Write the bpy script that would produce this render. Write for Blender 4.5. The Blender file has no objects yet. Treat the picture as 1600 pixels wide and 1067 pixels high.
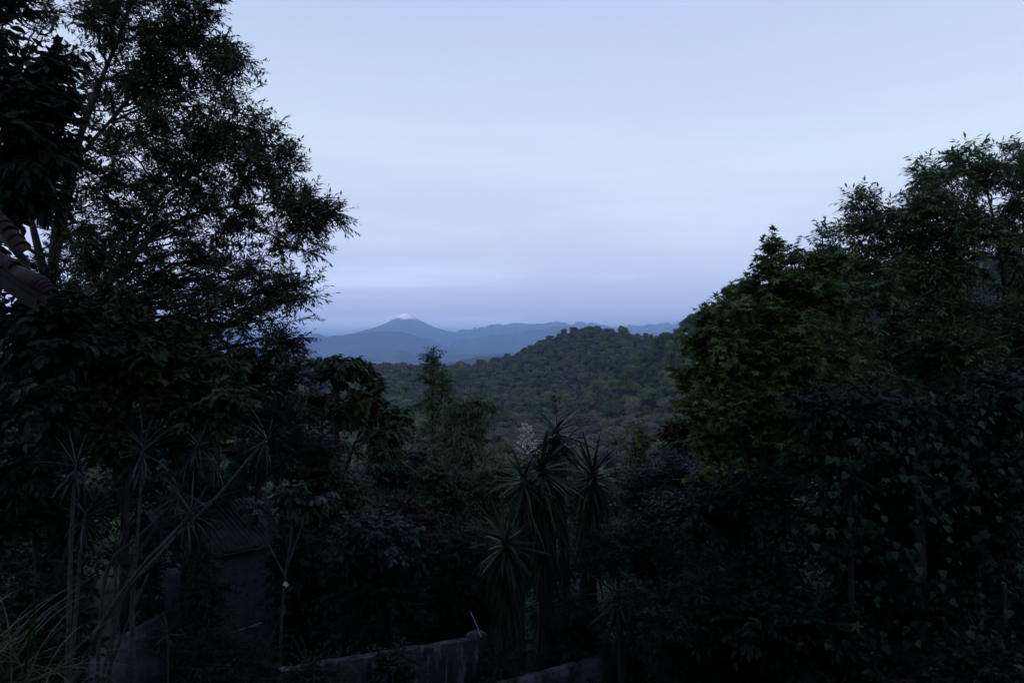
import bpy, math, random
import numpy as np
from mathutils import Vector, Matrix, noise as mnoise

sc = bpy.context.scene
R = math.radians
rng = np.random.default_rng(7)
random.seed(7)

# ---------------------------------------------------------------- camera
FPX, HORIZON, EYE = 1067.0, 550.0, 6.5          # focal length in photo pixels, eye-level row, eye height
cam = bpy.data.cameras.new('camera'); cam.lens = 24.0; cam.sensor_width = 36.0
cam.clip_start = 0.05; cam.clip_end = 200000.0
cam_ob = bpy.data.objects.new('camera', cam); sc.collection.objects.link(cam_ob)
PITCH = math.atan((HORIZON - 533.5) / FPX)
cam_ob.location = (0, 0, EYE); cam_ob.rotation_euler = (R(90) + PITCH, 0, 0)
sc.camera = cam_ob

# ---------------------------------------------------------------- sky (before sunrise: clear pale blue, thin lilac veil low down)
SUN_EL, SUN_AZ = 1.0, 205.0                     # degrees; first sun, behind the camera to the left, dimmed by the haze low down
w = bpy.data.worlds.new('World'); sc.world = w; w.use_nodes = True
nt = w.node_tree; N = nt.nodes; L = nt.links
bg = N['Background']
sky = N.new('ShaderNodeTexSky'); sky.sky_type = 'NISHITA'; sky.sun_disc = False
sky.sun_elevation = R(SUN_EL); sky.sun_rotation = R(SUN_AZ); sky.altitude = 1300
sky.ozone_density = 3.0; sky.dust_density = 0.6
def srgb(r, g, b):
    f = lambda c: c / 12.92 if c <= 0.04045 else ((c + 0.055) / 1.055) ** 2.4
    return (f(r / 255), f(g / 255), f(b / 255), 1)
def ramp(node, stops):
    cr = node.color_ramp
    while len(cr.elements) < len(stops): cr.elements.new(0.5)
    for e, (p, c) in zip(cr.elements, stops): e.position = p; e.color = c
tc = N.new('ShaderNodeTexCoord')
sep = N.new('ShaderNodeSeparateXYZ'); L.new(tc.outputs['Generated'], sep.inputs[0])
el = N.new('ShaderNodeMapRange'); el.inputs['From Min'].default_value = -0.05; el.inputs['From Max'].default_value = 1.0
L.new(sep.outputs['Z'], el.inputs['Value'])
big = N.new('ShaderNodeTexNoise'); big.inputs['Scale'].default_value = 1.3; big.inputs['Detail'].default_value = 2
L.new(tc.outputs['Generated'], big.inputs['Vector'])
w1 = N.new('ShaderNodeMath'); w1.operation = 'MULTIPLY_ADD'; w1.inputs[1].default_value = 0.10; w1.inputs[2].default_value = -0.05
L.new(big.outputs['Fac'], w1.inputs[0])
w2 = N.new('ShaderNodeMath'); w2.operation = 'ADD'; L.new(el.outputs[0], w2.inputs[0]); L.new(w1.outputs[0], w2.inputs[1])
gr = N.new('ShaderNodeValToRGB'); L.new(w2.outputs[0], gr.inputs[0])
def air(c, k):                                  # sky outside the haze: the colour seen from the ground, before the haze dims it
    return tuple(v * m / 2.0 for v, m in zip(srgb(*c), k)) + (1,)
ramp(gr, [(0.0, air((163, 184, 226), (8.6, 7.0, 6.4))), (0.08, air((163, 184, 226), (8.6, 7.0, 6.2))), (0.13, air((166, 186, 227), (3.4, 2.85, 2.3))), (0.18, air((180, 194, 229), (1.95, 1.70, 1.40))),
          (0.24, air((202, 216, 241), (1.52, 1.38, 1.15))), (0.31, air((209, 226, 246), (1.30, 1.22, 1.03))), (0.42, air((195, 214, 244), (1.18, 1.11, 0.98))),
          (0.56, air((174, 196, 240), (1.05, 1.02, 1.0))), (0.75, air((152, 176, 234), (1.0, 1.0, 1))), (1.0, air((134, 160, 224), (1, 1, 1)))])
# veil of thin cloud, streaked along the horizon
mp = N.new('ShaderNodeMapping'); mp.inputs['Scale'].default_value = (1.0, 1.0, 8.0); mp.inputs['Rotation'].default_value = (0, R(-11), 0)
L.new(tc.outputs['Generated'], mp.inputs['Vector'])
vn = N.new('ShaderNodeTexNoise'); vn.inputs['Scale'].default_value = 1.15; vn.inputs['Detail'].default_value = 5; vn.inputs['Roughness'].default_value = 0.52
vn.inputs['Distortion'].default_value = 0.35
L.new(mp.outputs[0], vn.inputs['Vector'])
vr = N.new('ShaderNodeMapRange'); vr.interpolation_type = 'SMOOTHSTEP'; vr.inputs['From Min'].default_value = 0.40; vr.inputs['From Max'].default_value = 0.64
L.new(vn.outputs['Fac'], vr.inputs['Value'])
low = N.new('ShaderNodeMapRange'); low.interpolation_type = 'SMOOTHSTEP'; low.inputs['From Min'].default_value = 0.0; low.inputs['From Max'].default_value = 0.5
low.inputs['To Min'].default_value = 0.9; low.inputs['To Max'].default_value = 0.22
L.new(sep.outputs['Z'], low.inputs['Value'])
vm = N.new('ShaderNodeMath'); vm.operation = 'MULTIPLY'; L.new(vr.outputs[0], vm.inputs[0]); L.new(low.outputs[0], vm.inputs[1])
mixv = N.new('ShaderNodeMix'); mixv.data_type = 'RGBA'; L.new(vm.outputs[0], mixv.inputs['Factor'])
L.new(gr.outputs[0], mixv.inputs['A']); mixv.inputs['B'].default_value = air((174, 182, 218), (1.7, 1.48, 1.24))
mixn = N.new('ShaderNodeMix'); mixn.data_type = 'RGBA'; mixn.inputs['Factor'].default_value = 0.06
L.new(mixv.outputs['Result'], mixn.inputs['A']); L.new(sky.outputs[0], mixn.inputs['B'])
L.new(mixn.outputs['Result'], bg.inputs['Color']); bg.inputs['Strength'].default_value = 2.0

sun = bpy.data.lights.new('sun', 'SUN'); sun.energy = 34.0; sun.angle = R(0.5); sun.color = (1.0, 0.84, 0.78)
sun_ob = bpy.data.objects.new('sun', sun); sc.collection.objects.link(sun_ob)
a, e = R(SUN_AZ), R(SUN_EL)                      # sky azimuth runs clockwise from +Y
sdir = Vector((math.sin(a) * math.cos(e), math.cos(a) * math.cos(e), math.sin(e)))
sun_ob.rotation_euler = sdir.to_track_quat('Z', 'Y').to_euler()
sun_ob.location = (-20, -30, 60)

vs = sc.view_settings; vs.view_transform = 'Standard'; vs.look = 'None'; vs.exposure = 0.0; vs.gamma = 1.0; vs.use_curve_mapping = False
cy = sc.cycles; cy.use_denoising = True; cy.max_bounces = 12; cy.diffuse_bounces = 3; cy.glossy_bounces = 2
cy.transmission_bounces = 3; cy.transparent_max_bounces = 4; cy.volume_bounces = 8

# ---------------------------------------------------------------- helpers
def P(px, py, Y):
    """photo pixel + distance along the view -> world point"""
    u = (px - 800) / FPX; v = (533.5 - py) / FPX
    c, s = math.cos(PITCH), math.sin(PITCH)
    d = (u, c - v * s, s + v * c)
    k = Y / d[1]
    return Vector((d[0] * k, Y, EYE + d[2] * k))

def link(name, mesh, parent=None):
    o = bpy.data.objects.new(name, mesh); sc.collection.objects.link(o)
    if parent is not None: o.parent = parent
    return o
def tag(o, label=None, cat=None, group=None, kind=None):
    for k, v in (('label', label), ('category', cat), ('group', group), ('kind', kind)):
        if v: o[k] = v
    return o
def thing(name, label, cat, loc=(0, 0, 0), group=None):
    o = bpy.data.objects.new(name, None); sc.collection.objects.link(o); o.location = loc; o.empty_display_size = 0.2
    return tag(o, label, cat, group)
def mesh_np(name, V, F, mat=None, smooth=False, attr=None):
    """F: (n,3) or (n,4) index array; attr: dict name -> per-vertex floats"""
    me = bpy.data.meshes.new(name); V = np.asarray(V, np.float32); F = np.asarray(F, np.int32)
    k = F.shape[1]
    me.vertices.add(len(V)); me.vertices.foreach_set('co', V.ravel())
    me.loops.add(F.size); me.loops.foreach_set('vertex_index', F.ravel())
    me.polygons.add(len(F)); me.polygons.foreach_set('loop_start', np.arange(0, F.size, k, dtype=np.int32))
    me.polygons.foreach_set('loop_total', np.full(len(F), k, np.int32))
    me.polygons.foreach_set('use_smooth', np.full(len(F), bool(smooth)))
    for n, vals in (attr or {}).items():
        at = me.attributes.new(n, 'FLOAT', 'POINT'); at.data.foreach_set('value', np.asarray(vals, np.float32))
    me.update(calc_edges=True)
    if mat: me.materials.append(mat)
    return me
def np_noise(x, y, seed, octaves=5, ridged=False, gain=0.5):
    """value noise on arrays"""
    r = np.random.default_rng(seed); T = r.random((256, 256))
    out = np.zeros_like(x, float); amp = 1.0; tot = 0
    for o in range(octaves):
        fx, fy = x * 2 ** o + 17.3 * o, y * 2 ** o + 9.1 * o
        ix, iy = np.floor(fx).astype(int), np.floor(fy).astype(int); tx, ty = fx - ix, fy - iy
        tx = tx * tx * (3 - 2 * tx); ty = ty * ty * (3 - 2 * ty)
        g = lambda i, j: T[i % 256, j % 256]
        n = (g(ix, iy) * (1 - tx) + g(ix + 1, iy) * tx) * (1 - ty) + (g(ix, iy + 1) * (1 - tx) + g(ix + 1, iy + 1) * tx) * ty
        if ridged: n = 1 - abs(2 * n - 1)
        out += n * amp; tot += amp; amp *= gain
    return out / tot

# ---------------------------------------------------------------- materials
MATS = {}
def new_mat(name):
    m = bpy.data.materials.new(name); m.use_nodes = True; MATS[name] = m
    return m, m.node_tree.nodes, m.node_tree.links, m.node_tree.nodes['Principled BSDF']
def rough_mat(name, c1, c2, scale=6, rough=0.85, bump=0.3, detail=6, c3=None, c3_at=(0.62, 0.7), c3_scale=2.0, coord='Object', streak=None):
    m, n, l, b = new_mat(name)
    t = n.new('ShaderNodeNewGeometry'); coord = 'Position'; no = n.new('ShaderNodeTexNoise'); no.inputs['Scale'].default_value = scale; no.inputs['Detail'].default_value = detail
    l.new(t.outputs[coord], no.inputs['Vector'])
    r = n.new('ShaderNodeValToRGB'); ramp(r, [(0.32, (*c1, 1)), (0.68, (*c2, 1))]); l.new(no.outputs['Fac'], r.inputs[0])
    col = r.outputs[0]
    if c3:
        n2 = n.new('ShaderNodeTexNoise'); n2.inputs['Scale'].default_value = c3_scale; n2.inputs['Detail'].default_value = 7; n2.inputs['Roughness'].default_value = 0.65
        l.new(t.outputs[coord], n2.inputs['Vector'])
        if streak:
            sm = n.new('ShaderNodeMapping'); sm.inputs['Scale'].default_value = streak; l.new(t.outputs[coord], sm.inputs['Vector']); l.new(sm.outputs[0], n2.inputs['Vector'])
        mr = n.new('ShaderNodeMapRange'); mr.inputs['From Min'].default_value, mr.inputs['From Max'].default_value = c3_at; l.new(n2.outputs['Fac'], mr.inputs['Value'])
        mx = n.new('ShaderNodeMix'); mx.data_type = 'RGBA'; l.new(mr.outputs[0], mx.inputs['Factor']); l.new(col, mx.inputs['A']); mx.inputs['B'].default_value = (*c3, 1)
        col = mx.outputs['Result']
    l.new(col, b.inputs['Base Color']); b.inputs['Roughness'].default_value = rough; b.inputs['Specular IOR Level'].default_value = 0.3
    if bump:
        bp = n.new('ShaderNodeBump'); bp.inputs['Strength'].default_value = bump; bp.inputs['Distance'].default_value = 0.02
        l.new(no.outputs['Fac'], bp.inputs['Height']); l.new(bp.outputs[0], b.inputs['Normal'])
    return m
def leaf_mat(name, stops, rough=0.5, spec=0.08, trans=0.2, attr='tint', obj_random=False):
    """stops: colours over the per-leaf random value"""
    m, n, l, b = new_mat(name)
    if obj_random:
        at = n.new('ShaderNodeObjectInfo'); src = at.outputs['Random']
    else:
        at = n.new('ShaderNodeAttribute'); at.attribute_name = attr; src = at.outputs['Fac']
    r = n.new('ShaderNodeValToRGB'); ramp(r, [(p, (*c, 1)) for p, c in stops]); l.new(src, r.inputs[0])
    l.new(r.outputs[0], b.inputs['Base Color']); b.inputs['Roughness'].default_value = rough; b.inputs['Specular IOR Level'].default_value = spec
    tr = n.new('ShaderNodeBsdfTranslucent'); l.new(r.outputs[0], tr.inputs['Color'])
    mx = n.new('ShaderNodeMixShader'); mx.inputs[0].default_value = trans
    l.new(b.outputs[0], mx.inputs[1]); l.new(tr.outputs[0], mx.inputs[2]); l.new(mx.outputs[0], n['Material Output'].inputs['Surface'])
    return m

M_soil = rough_mat('leaf_litter_soil', (0.012, 0.011, 0.008), (0.03, 0.027, 0.018), scale=3, bump=0.5)
M_bark = rough_mat('grey_brown_bark', (0.014, 0.011, 0.009), (0.04, 0.034, 0.028), scale=9, bump=0.6)
M_pale_bark = rough_mat('pale_ringed_bark', (0.05, 0.044, 0.04), (0.12, 0.105, 0.092), scale=14, bump=0.5)
M_far_wood = rough_mat('far_forest_slopes', (0.012, 0.02, 0.014), (0.08, 0.08, 0.055), scale=0.0022, bump=0, detail=8, c3=(0.22, 0.19, 0.16), c3_at=(0.58, 0.72), c3_scale=0.0011)

# ---------------------------------------------------------------- ground: one sheet, garden -> valley -> wooded hills -> far plain
CREST1 = np.array([(300, 556), (450, 562), (590, 569), (680, 574), (760, 567), (800, 553), (850, 531), (900, 515), (925, 511), (960, 515), (1000, 521), (1060, 524), (1150, 522), (1300, 515), (1700, 500)], float)
CREST2 = np.array([(820, 690), (870, 655), (940, 596), (1000, 552), (1060, 509), (1120, 470), (1200, 440), (1400, 400), (1800, 380)], float)
YC1, YC2, CANOPY = 900.0, 480.0, 11.5
def sstep(a, b, x):
    t = np.clip((x - a) / (b - a), 0, 1); return t * t * (3 - 2 * t)
def ground_z(x, y):
    x = np.asarray(x, float); y = np.asarray(y, float)
    z = np.interp(y, [18, 30, 45, 100, 200, 300, 430, 640, 1300, 2500, 5000, 9000], [0, -3.0, -8.5, -26, -40, -47, -50, -52, -90, -200, -270, -290])
    base = z.copy()
    p1 = 800 + x / YC1 * FPX; c1 = EYE + (HORIZON - np.interp(p1, CREST1[:, 0], CREST1[:, 1])) / FPX * YC1 - CANOPY
    f1 = np.where(y < YC1, sstep(520, YC1, y) ** 1.15, 1 - sstep(YC1, 1500, y))
    z1 = base + (c1 - base) * f1
    p2 = 800 + x / YC2 * FPX; c2 = EYE + (HORIZON - np.interp(p2, CREST2[:, 0], CREST2[:, 1])) / FPX * YC2 - CANOPY
    f2 = np.where(y < YC2, sstep(270, YC2, y), 1 - sstep(YC2, 700, y))
    z2 = base + np.maximum(c2 - base, 0) * f2
    z = np.maximum(np.where(y > 520, z1, z), np.where((y > 270) & (y < 700), z2, -1e9))
    n = np_noise(x / 90.0, y / 90.0, 3, 4) - 0.5
    z += n * 9 * sstep(60, 300, y) * (1 - sstep(1200, 2500, y))
    z += (np_noise(x / 1500.0, y / 1500.0, 5, 5) - 0.5) * 150 * sstep(2500, 7000, y)
    z += (np_noise(x / 2.5, y / 2.5, 4, 3) - 0.5) * 0.2 * sstep(6, 9, np.hypot(x, y))
    return z
fine = np.radians(np.linspace(-48, 48, 330)); coarse = np.radians(np.linspace(48, 312, 90))[1:-1]
th = np.concatenate([fine, coarse]); nA = len(th)
rr = np.concatenate([[0.5, 2, 4, 6], np.geomspace(7, 50000, 260)]); nR = len(rr)
X = rr[:, None] * np.sin(th)[None]; Yg = rr[:, None] * np.cos(th)[None]
V = np.stack([X, Yg, ground_z(X, Yg)], -1).reshape(-1, 3)
i, j = np.meshgrid(np.arange(nR - 1), np.arange(nA), indexing='ij'); j2 = (j + 1) % nA
F = np.stack([i * nA + j, (i + 1) * nA + j, (i + 1) * nA + j2, i * nA + j2], -1).reshape(-1, 4)[:, ::-1]
gm = mesh_np('ground', V, F, None, True)
m, n, l, b = new_mat('ground_cover')
geo = n.new('ShaderNodeNewGeometry'); sp = n.new('ShaderNodeSeparateXYZ'); l.new(geo.outputs['Position'], sp.inputs[0])
n1 = n.new('ShaderNodeTexNoise'); n1.inputs['Scale'].default_value = 0.6; n1.inputs['Detail'].default_value = 9; l.new(geo.outputs['Position'], n1.inputs['Vector'])
r1 = n.new('ShaderNodeValToRGB'); ramp(r1, [(0.3, (0.012, 0.011, 0.008, 1)), (0.55, (0.022, 0.026, 0.012, 1)), (0.75, (0.035, 0.03, 0.02, 1))]); l.new(n1.outputs['Fac'], r1.inputs[0])
n2 = n.new('ShaderNodeTexNoise'); n2.inputs['Scale'].default_value = 0.004; n2.inputs['Detail'].default_value = 10; n2.inputs['Roughness'].default_value = 0.7; l.new(geo.outputs['Position'], n2.inputs['Vector'])
r2 = n.new('ShaderNodeValToRGB'); ramp(r2, [(0.3, (0.014, 0.024, 0.014, 1)), (0.52, (0.03, 0.042, 0.024, 1)), (0.62, (0.06, 0.06, 0.04, 1)), (0.72, (0.03, 0.045, 0.025, 1))]); l.new(n2.outputs['Fac'], r2.inputs[0])
mr = n.new('ShaderNodeMapRange'); mr.inputs['From Min'].default_value = 200; mr.inputs['From Max'].default_value = 1500; l.new(sp.outputs['Y'], mr.inputs['Value'])
mx = n.new('ShaderNodeMix'); mx.data_type = 'RGBA'; l.new(mr.outputs[0], mx.inputs['Factor']); l.new(r1.outputs[0], mx.inputs['A']); l.new(r2.outputs[0], mx.inputs['B'])
l.new(mx.outputs['Result'], b.inputs['Base Color']); b.inputs['Roughness'].default_value = 0.95; b.inputs['Specular IOR Level'].default_value = 0.1
gm.materials.append(m)
tag(link('ground', gm), kind='structure')

# ---------------------------------------------------------------- far mountains: real ridges with spurs on both sides
def ridge(name, label, Y, crest, front, back, seed, base=-330.0, gully=0.35, mat=None, n=(420, 60), cs=1.0):
    cr = np.array(crest, float)
    x0, x1 = (cr[0, 0] - 800) / FPX * Y, (cr[-1, 0] - 800) / FPX * Y
    xs = np.linspace(x0, x1, n[0]); v = np.linspace(-1, 1, n[1])
    px = 800 + xs / Y * FPX
    top = EYE + (HORIZON - np.interp(px, cr[:, 0], cr[:, 1])) / FPX * Y
    top = top + (np_noise(xs / (0.012 * Y), xs * 0 + seed, seed, 5, True) - 0.62) * Y * 0.0035 * cs
    Xs, Vv = np.meshgrid(xs, v, indexing='ij')
    Ys = Y + np.where(Vv < 0, Vv * front, Vv * back) + (np_noise(Xs / (0.12 * Y), Xs * 0 + 3.3, seed + 1, 3) - 0.5) * front * 0.5
    d = np.abs(Vv); prof = (1 - d) ** 1.25
    g = np_noise(Xs / (0.035 * Y), Vv * 1.6, seed + 2, 5, True)
    shape = prof - gully * (1 - g) * np.sin(np.pi * np.clip(d, 0, 1)) * 0.55
    Z = base + (top[:, None] - base) * np.clip(shape, -0.05, None)
    V = np.stack([Xs, Ys, Z], -1).reshape(-1, 3)
    i, j = np.meshgrid(np.arange(n[0] - 1), np.arange(n[1] - 1), indexing='ij'); q = n[1]
    F = np.stack([i * q + j, (i + 1) * q + j, (i + 1) * q + j + 1, i * q + j + 1], -1).reshape(-1, 4)
    return tag(link(name, mesh_np(name, V, F, mat or M_far_wood, True)), label, kind='structure')

ridge('mountain_ridge', 'long blue mountain range on the right skyline', 18500,
      [(640, 530), (700, 518), (712, 515), (740, 513), (772, 507.5), (811, 505), (863, 503), (916, 503), (954, 509), (968, 510.5), (992, 505.6), (1025, 506), (1072, 498), (1150, 488), (1260, 480), (1400, 492), (1800, 500)], 5000, 5000, 11, cs=2.6)
ridge('mountain_ridge', 'blue ridge in front of the right mountain range', 13500,
      [(690, 549), (702, 541), (712, 533), (719, 527), (727, 524.5), (736, 529), (745, 526), (760, 524), (800, 519), (847, 513), (880, 508), (930, 512), (1000, 520), (1200, 512), (1600, 518)], 3500, 3500, 23, cs=1.4)
ridge('mountain_ridge', 'blue mountain ridge below the left flank of the volcano', 11000,
      [(100, 512), (300, 508), (400, 522), (440, 526), (477, 523), (490, 519), (506, 525), (520, 522.5), (545, 520), (574, 516.5), (605, 515.5), (628, 516.5), (655, 524), (677, 530), (700, 541), (730, 552), (760, 560)], 3200, 3500, 37, cs=0.6)
ridge('low_hills', 'low dark blue hills on the plain below the volcano', 7600,
      [(200, 560), (420, 556), (520, 561), (590, 556), (610, 551), (622, 546), (634, 549), (660, 556), (720, 553), (800, 550), (860, 552), (950, 556), (1100, 550), (1400, 552)], 1500, 1500, 41, cs=0.5, base=-320)
ridge('low_hills', 'dark wooded foothills on the left behind the near ridge', 4200,
      [(350, 566), (480, 563), (560, 571), (640, 573), (700, 565), (745, 556), (790, 553), (840, 556), (900, 562), (1000, 560), (1100, 566)], 700, 700, 53, cs=0.8, base=-290)
# the snow-capped volcano: a cone worn by gullies
VY = 18000.0
vx = (634 - 800) / FPX * VY
prof_px = np.array([(0, 489.5), (5, 490.5), (9, 492.5), (14, 495.5), (20, 500), (27, 504.5), (36, 509), (46, 513), (58, 516.5), (76, 522), (104, 530), (160, 545), (230, 562)], float)
rads = prof_px[:, 0] / FPX * VY; hts = EYE + (HORIZON - prof_px[:, 1]) / FPX * VY
nA, nR = 260, 110
aa = np.linspace(0, 2 * np.pi, nA, endpoint=False); rv = np.linspace(0, 1, nR) ** 1.6 * rads[-1]
A, Rv = np.meshgrid(aa, rv, indexing='ij')
Z = np.interp(Rv, rads, hts)
gx, gy = np.cos(A) * 6, np.sin(A) * 6
g = np_noise(gx * 1.6 + 40, gy * 1.6 + 40, 61, 5, True) - 0.6
Z += g * np.clip(Rv / 500, 0, 1) * np.clip(1.5 - Rv / 7000, 0.15, 1) * 95
Z += (np_noise(np.cos(A) * Rv / 130 + 50, np.sin(A) * Rv / 130 + 50, 62, 3) - 0.5) * 26
Z = np.where(Rv < 90, Z - 7 * (1 - Rv / 90), Z)            # crater dip
V = np.stack([vx + np.cos(A) * Rv, VY + np.sin(A) * Rv, Z], -1).reshape(-1, 3)
i, j = np.meshgrid(np.arange(nA), np.arange(nR - 1), indexing='ij'); i2 = (i + 1) % nA
F = np.stack([i * nR + j, i * nR + j + 1, i2 * nR + j + 1, i2 * nR + j], -1).reshape(-1, 4)[:, ::-1]
m, n, l, b = new_mat('volcano_rock_and_snow')
geo = n.new('ShaderNodeNewGeometry'); sp = n.new('ShaderNodeSeparateXYZ'); l.new(geo.outputs['Position'], sp.inputs[0])
nn = n.new('ShaderNodeTexNoise'); nn.inputs['Scale'].default_value = 0.0035; nn.inputs['Detail'].default_value = 6; l.new(geo.outputs['Position'], nn.inputs['Vector'])
ma = n.new('ShaderNodeMath'); ma.operation = 'MULTIPLY_ADD'; ma.inputs[1].default_value = 230; l.new(nn.outputs['Fac'], ma.inputs[0]); l.new(sp.outputs['Z'], ma.inputs[2])
mr = n.new('ShaderNodeMapRange'); mr.inputs['From Min'].default_value = 960; mr.inputs['From Max'].default_value = 1010; l.new(ma.outputs[0], mr.inputs['Value'])
mx = n.new('ShaderNodeMix'); mx.data_type = 'RGBA'; l.new(mr.outputs[0], mx.inputs['Factor']); mx.inputs['A'].default_value = (0.06, 0.055, 0.055, 1); mx.inputs['B'].default_value = (0.95, 0.95, 0.95, 1)
l.new(mx.outputs['Result'], b.inputs['Base Color']); b.inputs['Roughness'].default_value = 0.9; b.inputs['Specular IOR Level'].default_value = 0.1
tag(link('volcano', mesh_np('volcano', V, F, m, True)), 'snow-capped volcano cone on the far left skyline', kind='structure')

# ---------------------------------------------------------------- haze: even air round everything
HX, HY0, HY1, HZ0, HZ1 = 56000, -70000, 56000, -420, 1110
zs = [HZ0, HZ1]
V = [(x, y, z) for z in zs for y in (HY0, HY1) for x in (-HX, HX)]
F = [(0, 2, 3, 1), (4, 5, 7, 6), (0, 1, 5, 4), (2, 6, 7, 3), (0, 4, 6, 2), (1, 3, 7, 5)]
m = bpy.data.materials.new('air_haze'); m.use_nodes = True; n = m.node_tree.nodes; n.remove(n['Principled BSDF'])
pv = n.new('ShaderNodeVolumePrincipled'); pv.inputs['Color'].default_value = (0.52, 0.72, 1.0, 1); pv.inputs['Density'].default_value = 1.06e-4; pv.inputs['Anisotropy'].default_value = 0.0
m.node_tree.links.new(pv.outputs[0], n['Material Output'].inputs['Volume'])
tag(link('haze', mesh_np('haze', V, F, m)), 'thin blue morning haze filling the valley', 'haze', kind='stuff')

# ================================================================ plant kit
def unit(a):
    a = np.asarray(a, float); return a / np.maximum(np.linalg.norm(a, axis=-1, keepdims=True), 1e-9)
def tpl(outline, w, fold=0.10, droop=0.10):
    """leaf template of length 1 along +X: half outline [(x, half width 0..1)] mirrored, folded along the midrib"""
    xs = [0.0] + [p[0] for p in outline] + [1.0]
    mid = [(x, 0, -droop * x * x) for x in xs]
    V = list(mid); F = []
    n = len(xs)
    for s in (1, -1):
        o = len(V)
        for x, h in outline: V.append((x, s * h * w / 2, fold * h * w - droop * x * x))
        idx = [0] + list(range(o, o + n - 2)) + [n - 1]
        for k in range(n - 1):
            tri = [(k, k + 1, idx[k + 1])] if k == 0 else ([(k, n - 1, idx[k])] if k == n - 2 else [(k, k + 1, idx[k + 1]), (k, idx[k + 1], idx[k])])
            F += tri if s < 0 else [t[::-1] for t in tri]
    return np.array(V, float), np.array(F, int)
LANCE = tpl([(0.42, 1.0)], 0.30)
SLIM = tpl([(0.40, 1.0)], 0.17, droop=0.18)
OVAL = tpl([(0.25, 0.85), (0.62, 0.9)], 0.50, droop=0.15)
HEART = tpl([(0.04, 0.75), (0.25, 1.0), (0.62, 0.6)], 0.92, fold=0.08, droop=0.2)
def star_tpl():
    V = [(0.0, 0, 0)]; tips = [(-112, 0.62), (-56, 0.92), (0, 1.0), (56, 0.92), (112, 0.62)]
    ring = []
    for k, (a, r) in enumerate(tips):
        ring.append((r * math.cos(R(a)) + 0.1, r * math.sin(R(a)), -0.16 * r))
        if k < 4:
            b = (a + tips[k + 1][0]) / 2; ring.append((0.36 * math.cos(R(b)) + 0.1, 0.36 * math.sin(R(b)), 0.02))
    V += ring
    return np.array(V, float) * 0.62, np.array([(0, k + 1, k + 2) for k in range(len(ring) - 1)], int)
STAR = star_tpl()

def leaf_cloud(name, T, pos, axis, up, size, tint, mat):
    Vt, Ft = T
    x = unit(axis); z = unit(up - x * np.sum(up * x, -1, keepdims=True)); y = np.cross(z, x)
    s = np.asarray(size)[:, None, None]
    V = pos[:, None, :] + s * (Vt[None, :, 0:1] * x[:, None] + Vt[None, :, 1:2] * y[:, None] + Vt[None, :, 2:3] * z[:, None])
    F = Ft[None] + (np.arange(len(pos)) * len(Vt))[:, None, None]
    return mesh_np(name, V.reshape(-1, 3), F.reshape(-1, 3), mat, False, {'tint': np.repeat(tint, len(Vt))})
def tube_batch(P_, Rad, sides):
    """P_: (n,k,3) polylines, Rad: (n,k) -> verts, quads"""
    n, k, _ = P_.shape
    t = np.gradient(P_, axis=1); t = unit(t)
    ref = np.where(np.abs(t[..., 2:3]) > 0.9, np.array([1.0, 0, 0]), np.array([0, 0, 1.0]))
    a = unit(np.cross(t, ref)); b = np.cross(t, a)
    ang = np.linspace(0, 2 * np.pi, sides, endpoint=False)
    V = P_[:, :, None] + Rad[:, :, None, None] * (np.cos(ang)[None, None, :, None] * a[:, :, None] + np.sin(ang)[None, None, :, None] * b[:, :, None])
    base = (np.arange(n) * k * sides)[:, None, None]
    i = np.arange(k - 1)[None, :, None]; j = np.arange(sides)[None, None, :]; j2 = (j + 1) % sides
    F = np.stack([base + i * sides + j, base + i * sides + j2, base + (i + 1) * sides + j2, base + (i + 1) * sides + j], -1)
    return V.reshape(-1, 3), F.reshape(-1, 4)
def join(parts):
    Vs, Fs, o = [], [], 0
    for v, f in parts: Vs.append(v); Fs.append(f + o); o += len(v)
    return np.concatenate(Vs), np.concatenate(Fs)
def bez(a, c, b, k):
    t = np.linspace(0, 1, k)[:, None]
    return (1 - t) ** 2 * a + 2 * t * (1 - t) * c + t ** 2 * b
def spline(pts, per=6):
    p = np.array([pts[0], *pts, pts[-1]], float); out = []
    for i in range(1, len(p) - 2):
        for t in np.linspace(0, 1, per, endpoint=False):
            a, b, c, d = p[i - 1], p[i], p[i + 1], p[i + 2]
            out.append(0.5 * (2 * b + (c - a) * t + (2 * a - 5 * b + 4 * c - d) * t * t + (3 * b - a - 3 * c + d) * t ** 3))
    out.append(p[-2]); return np.array(out)

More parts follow.
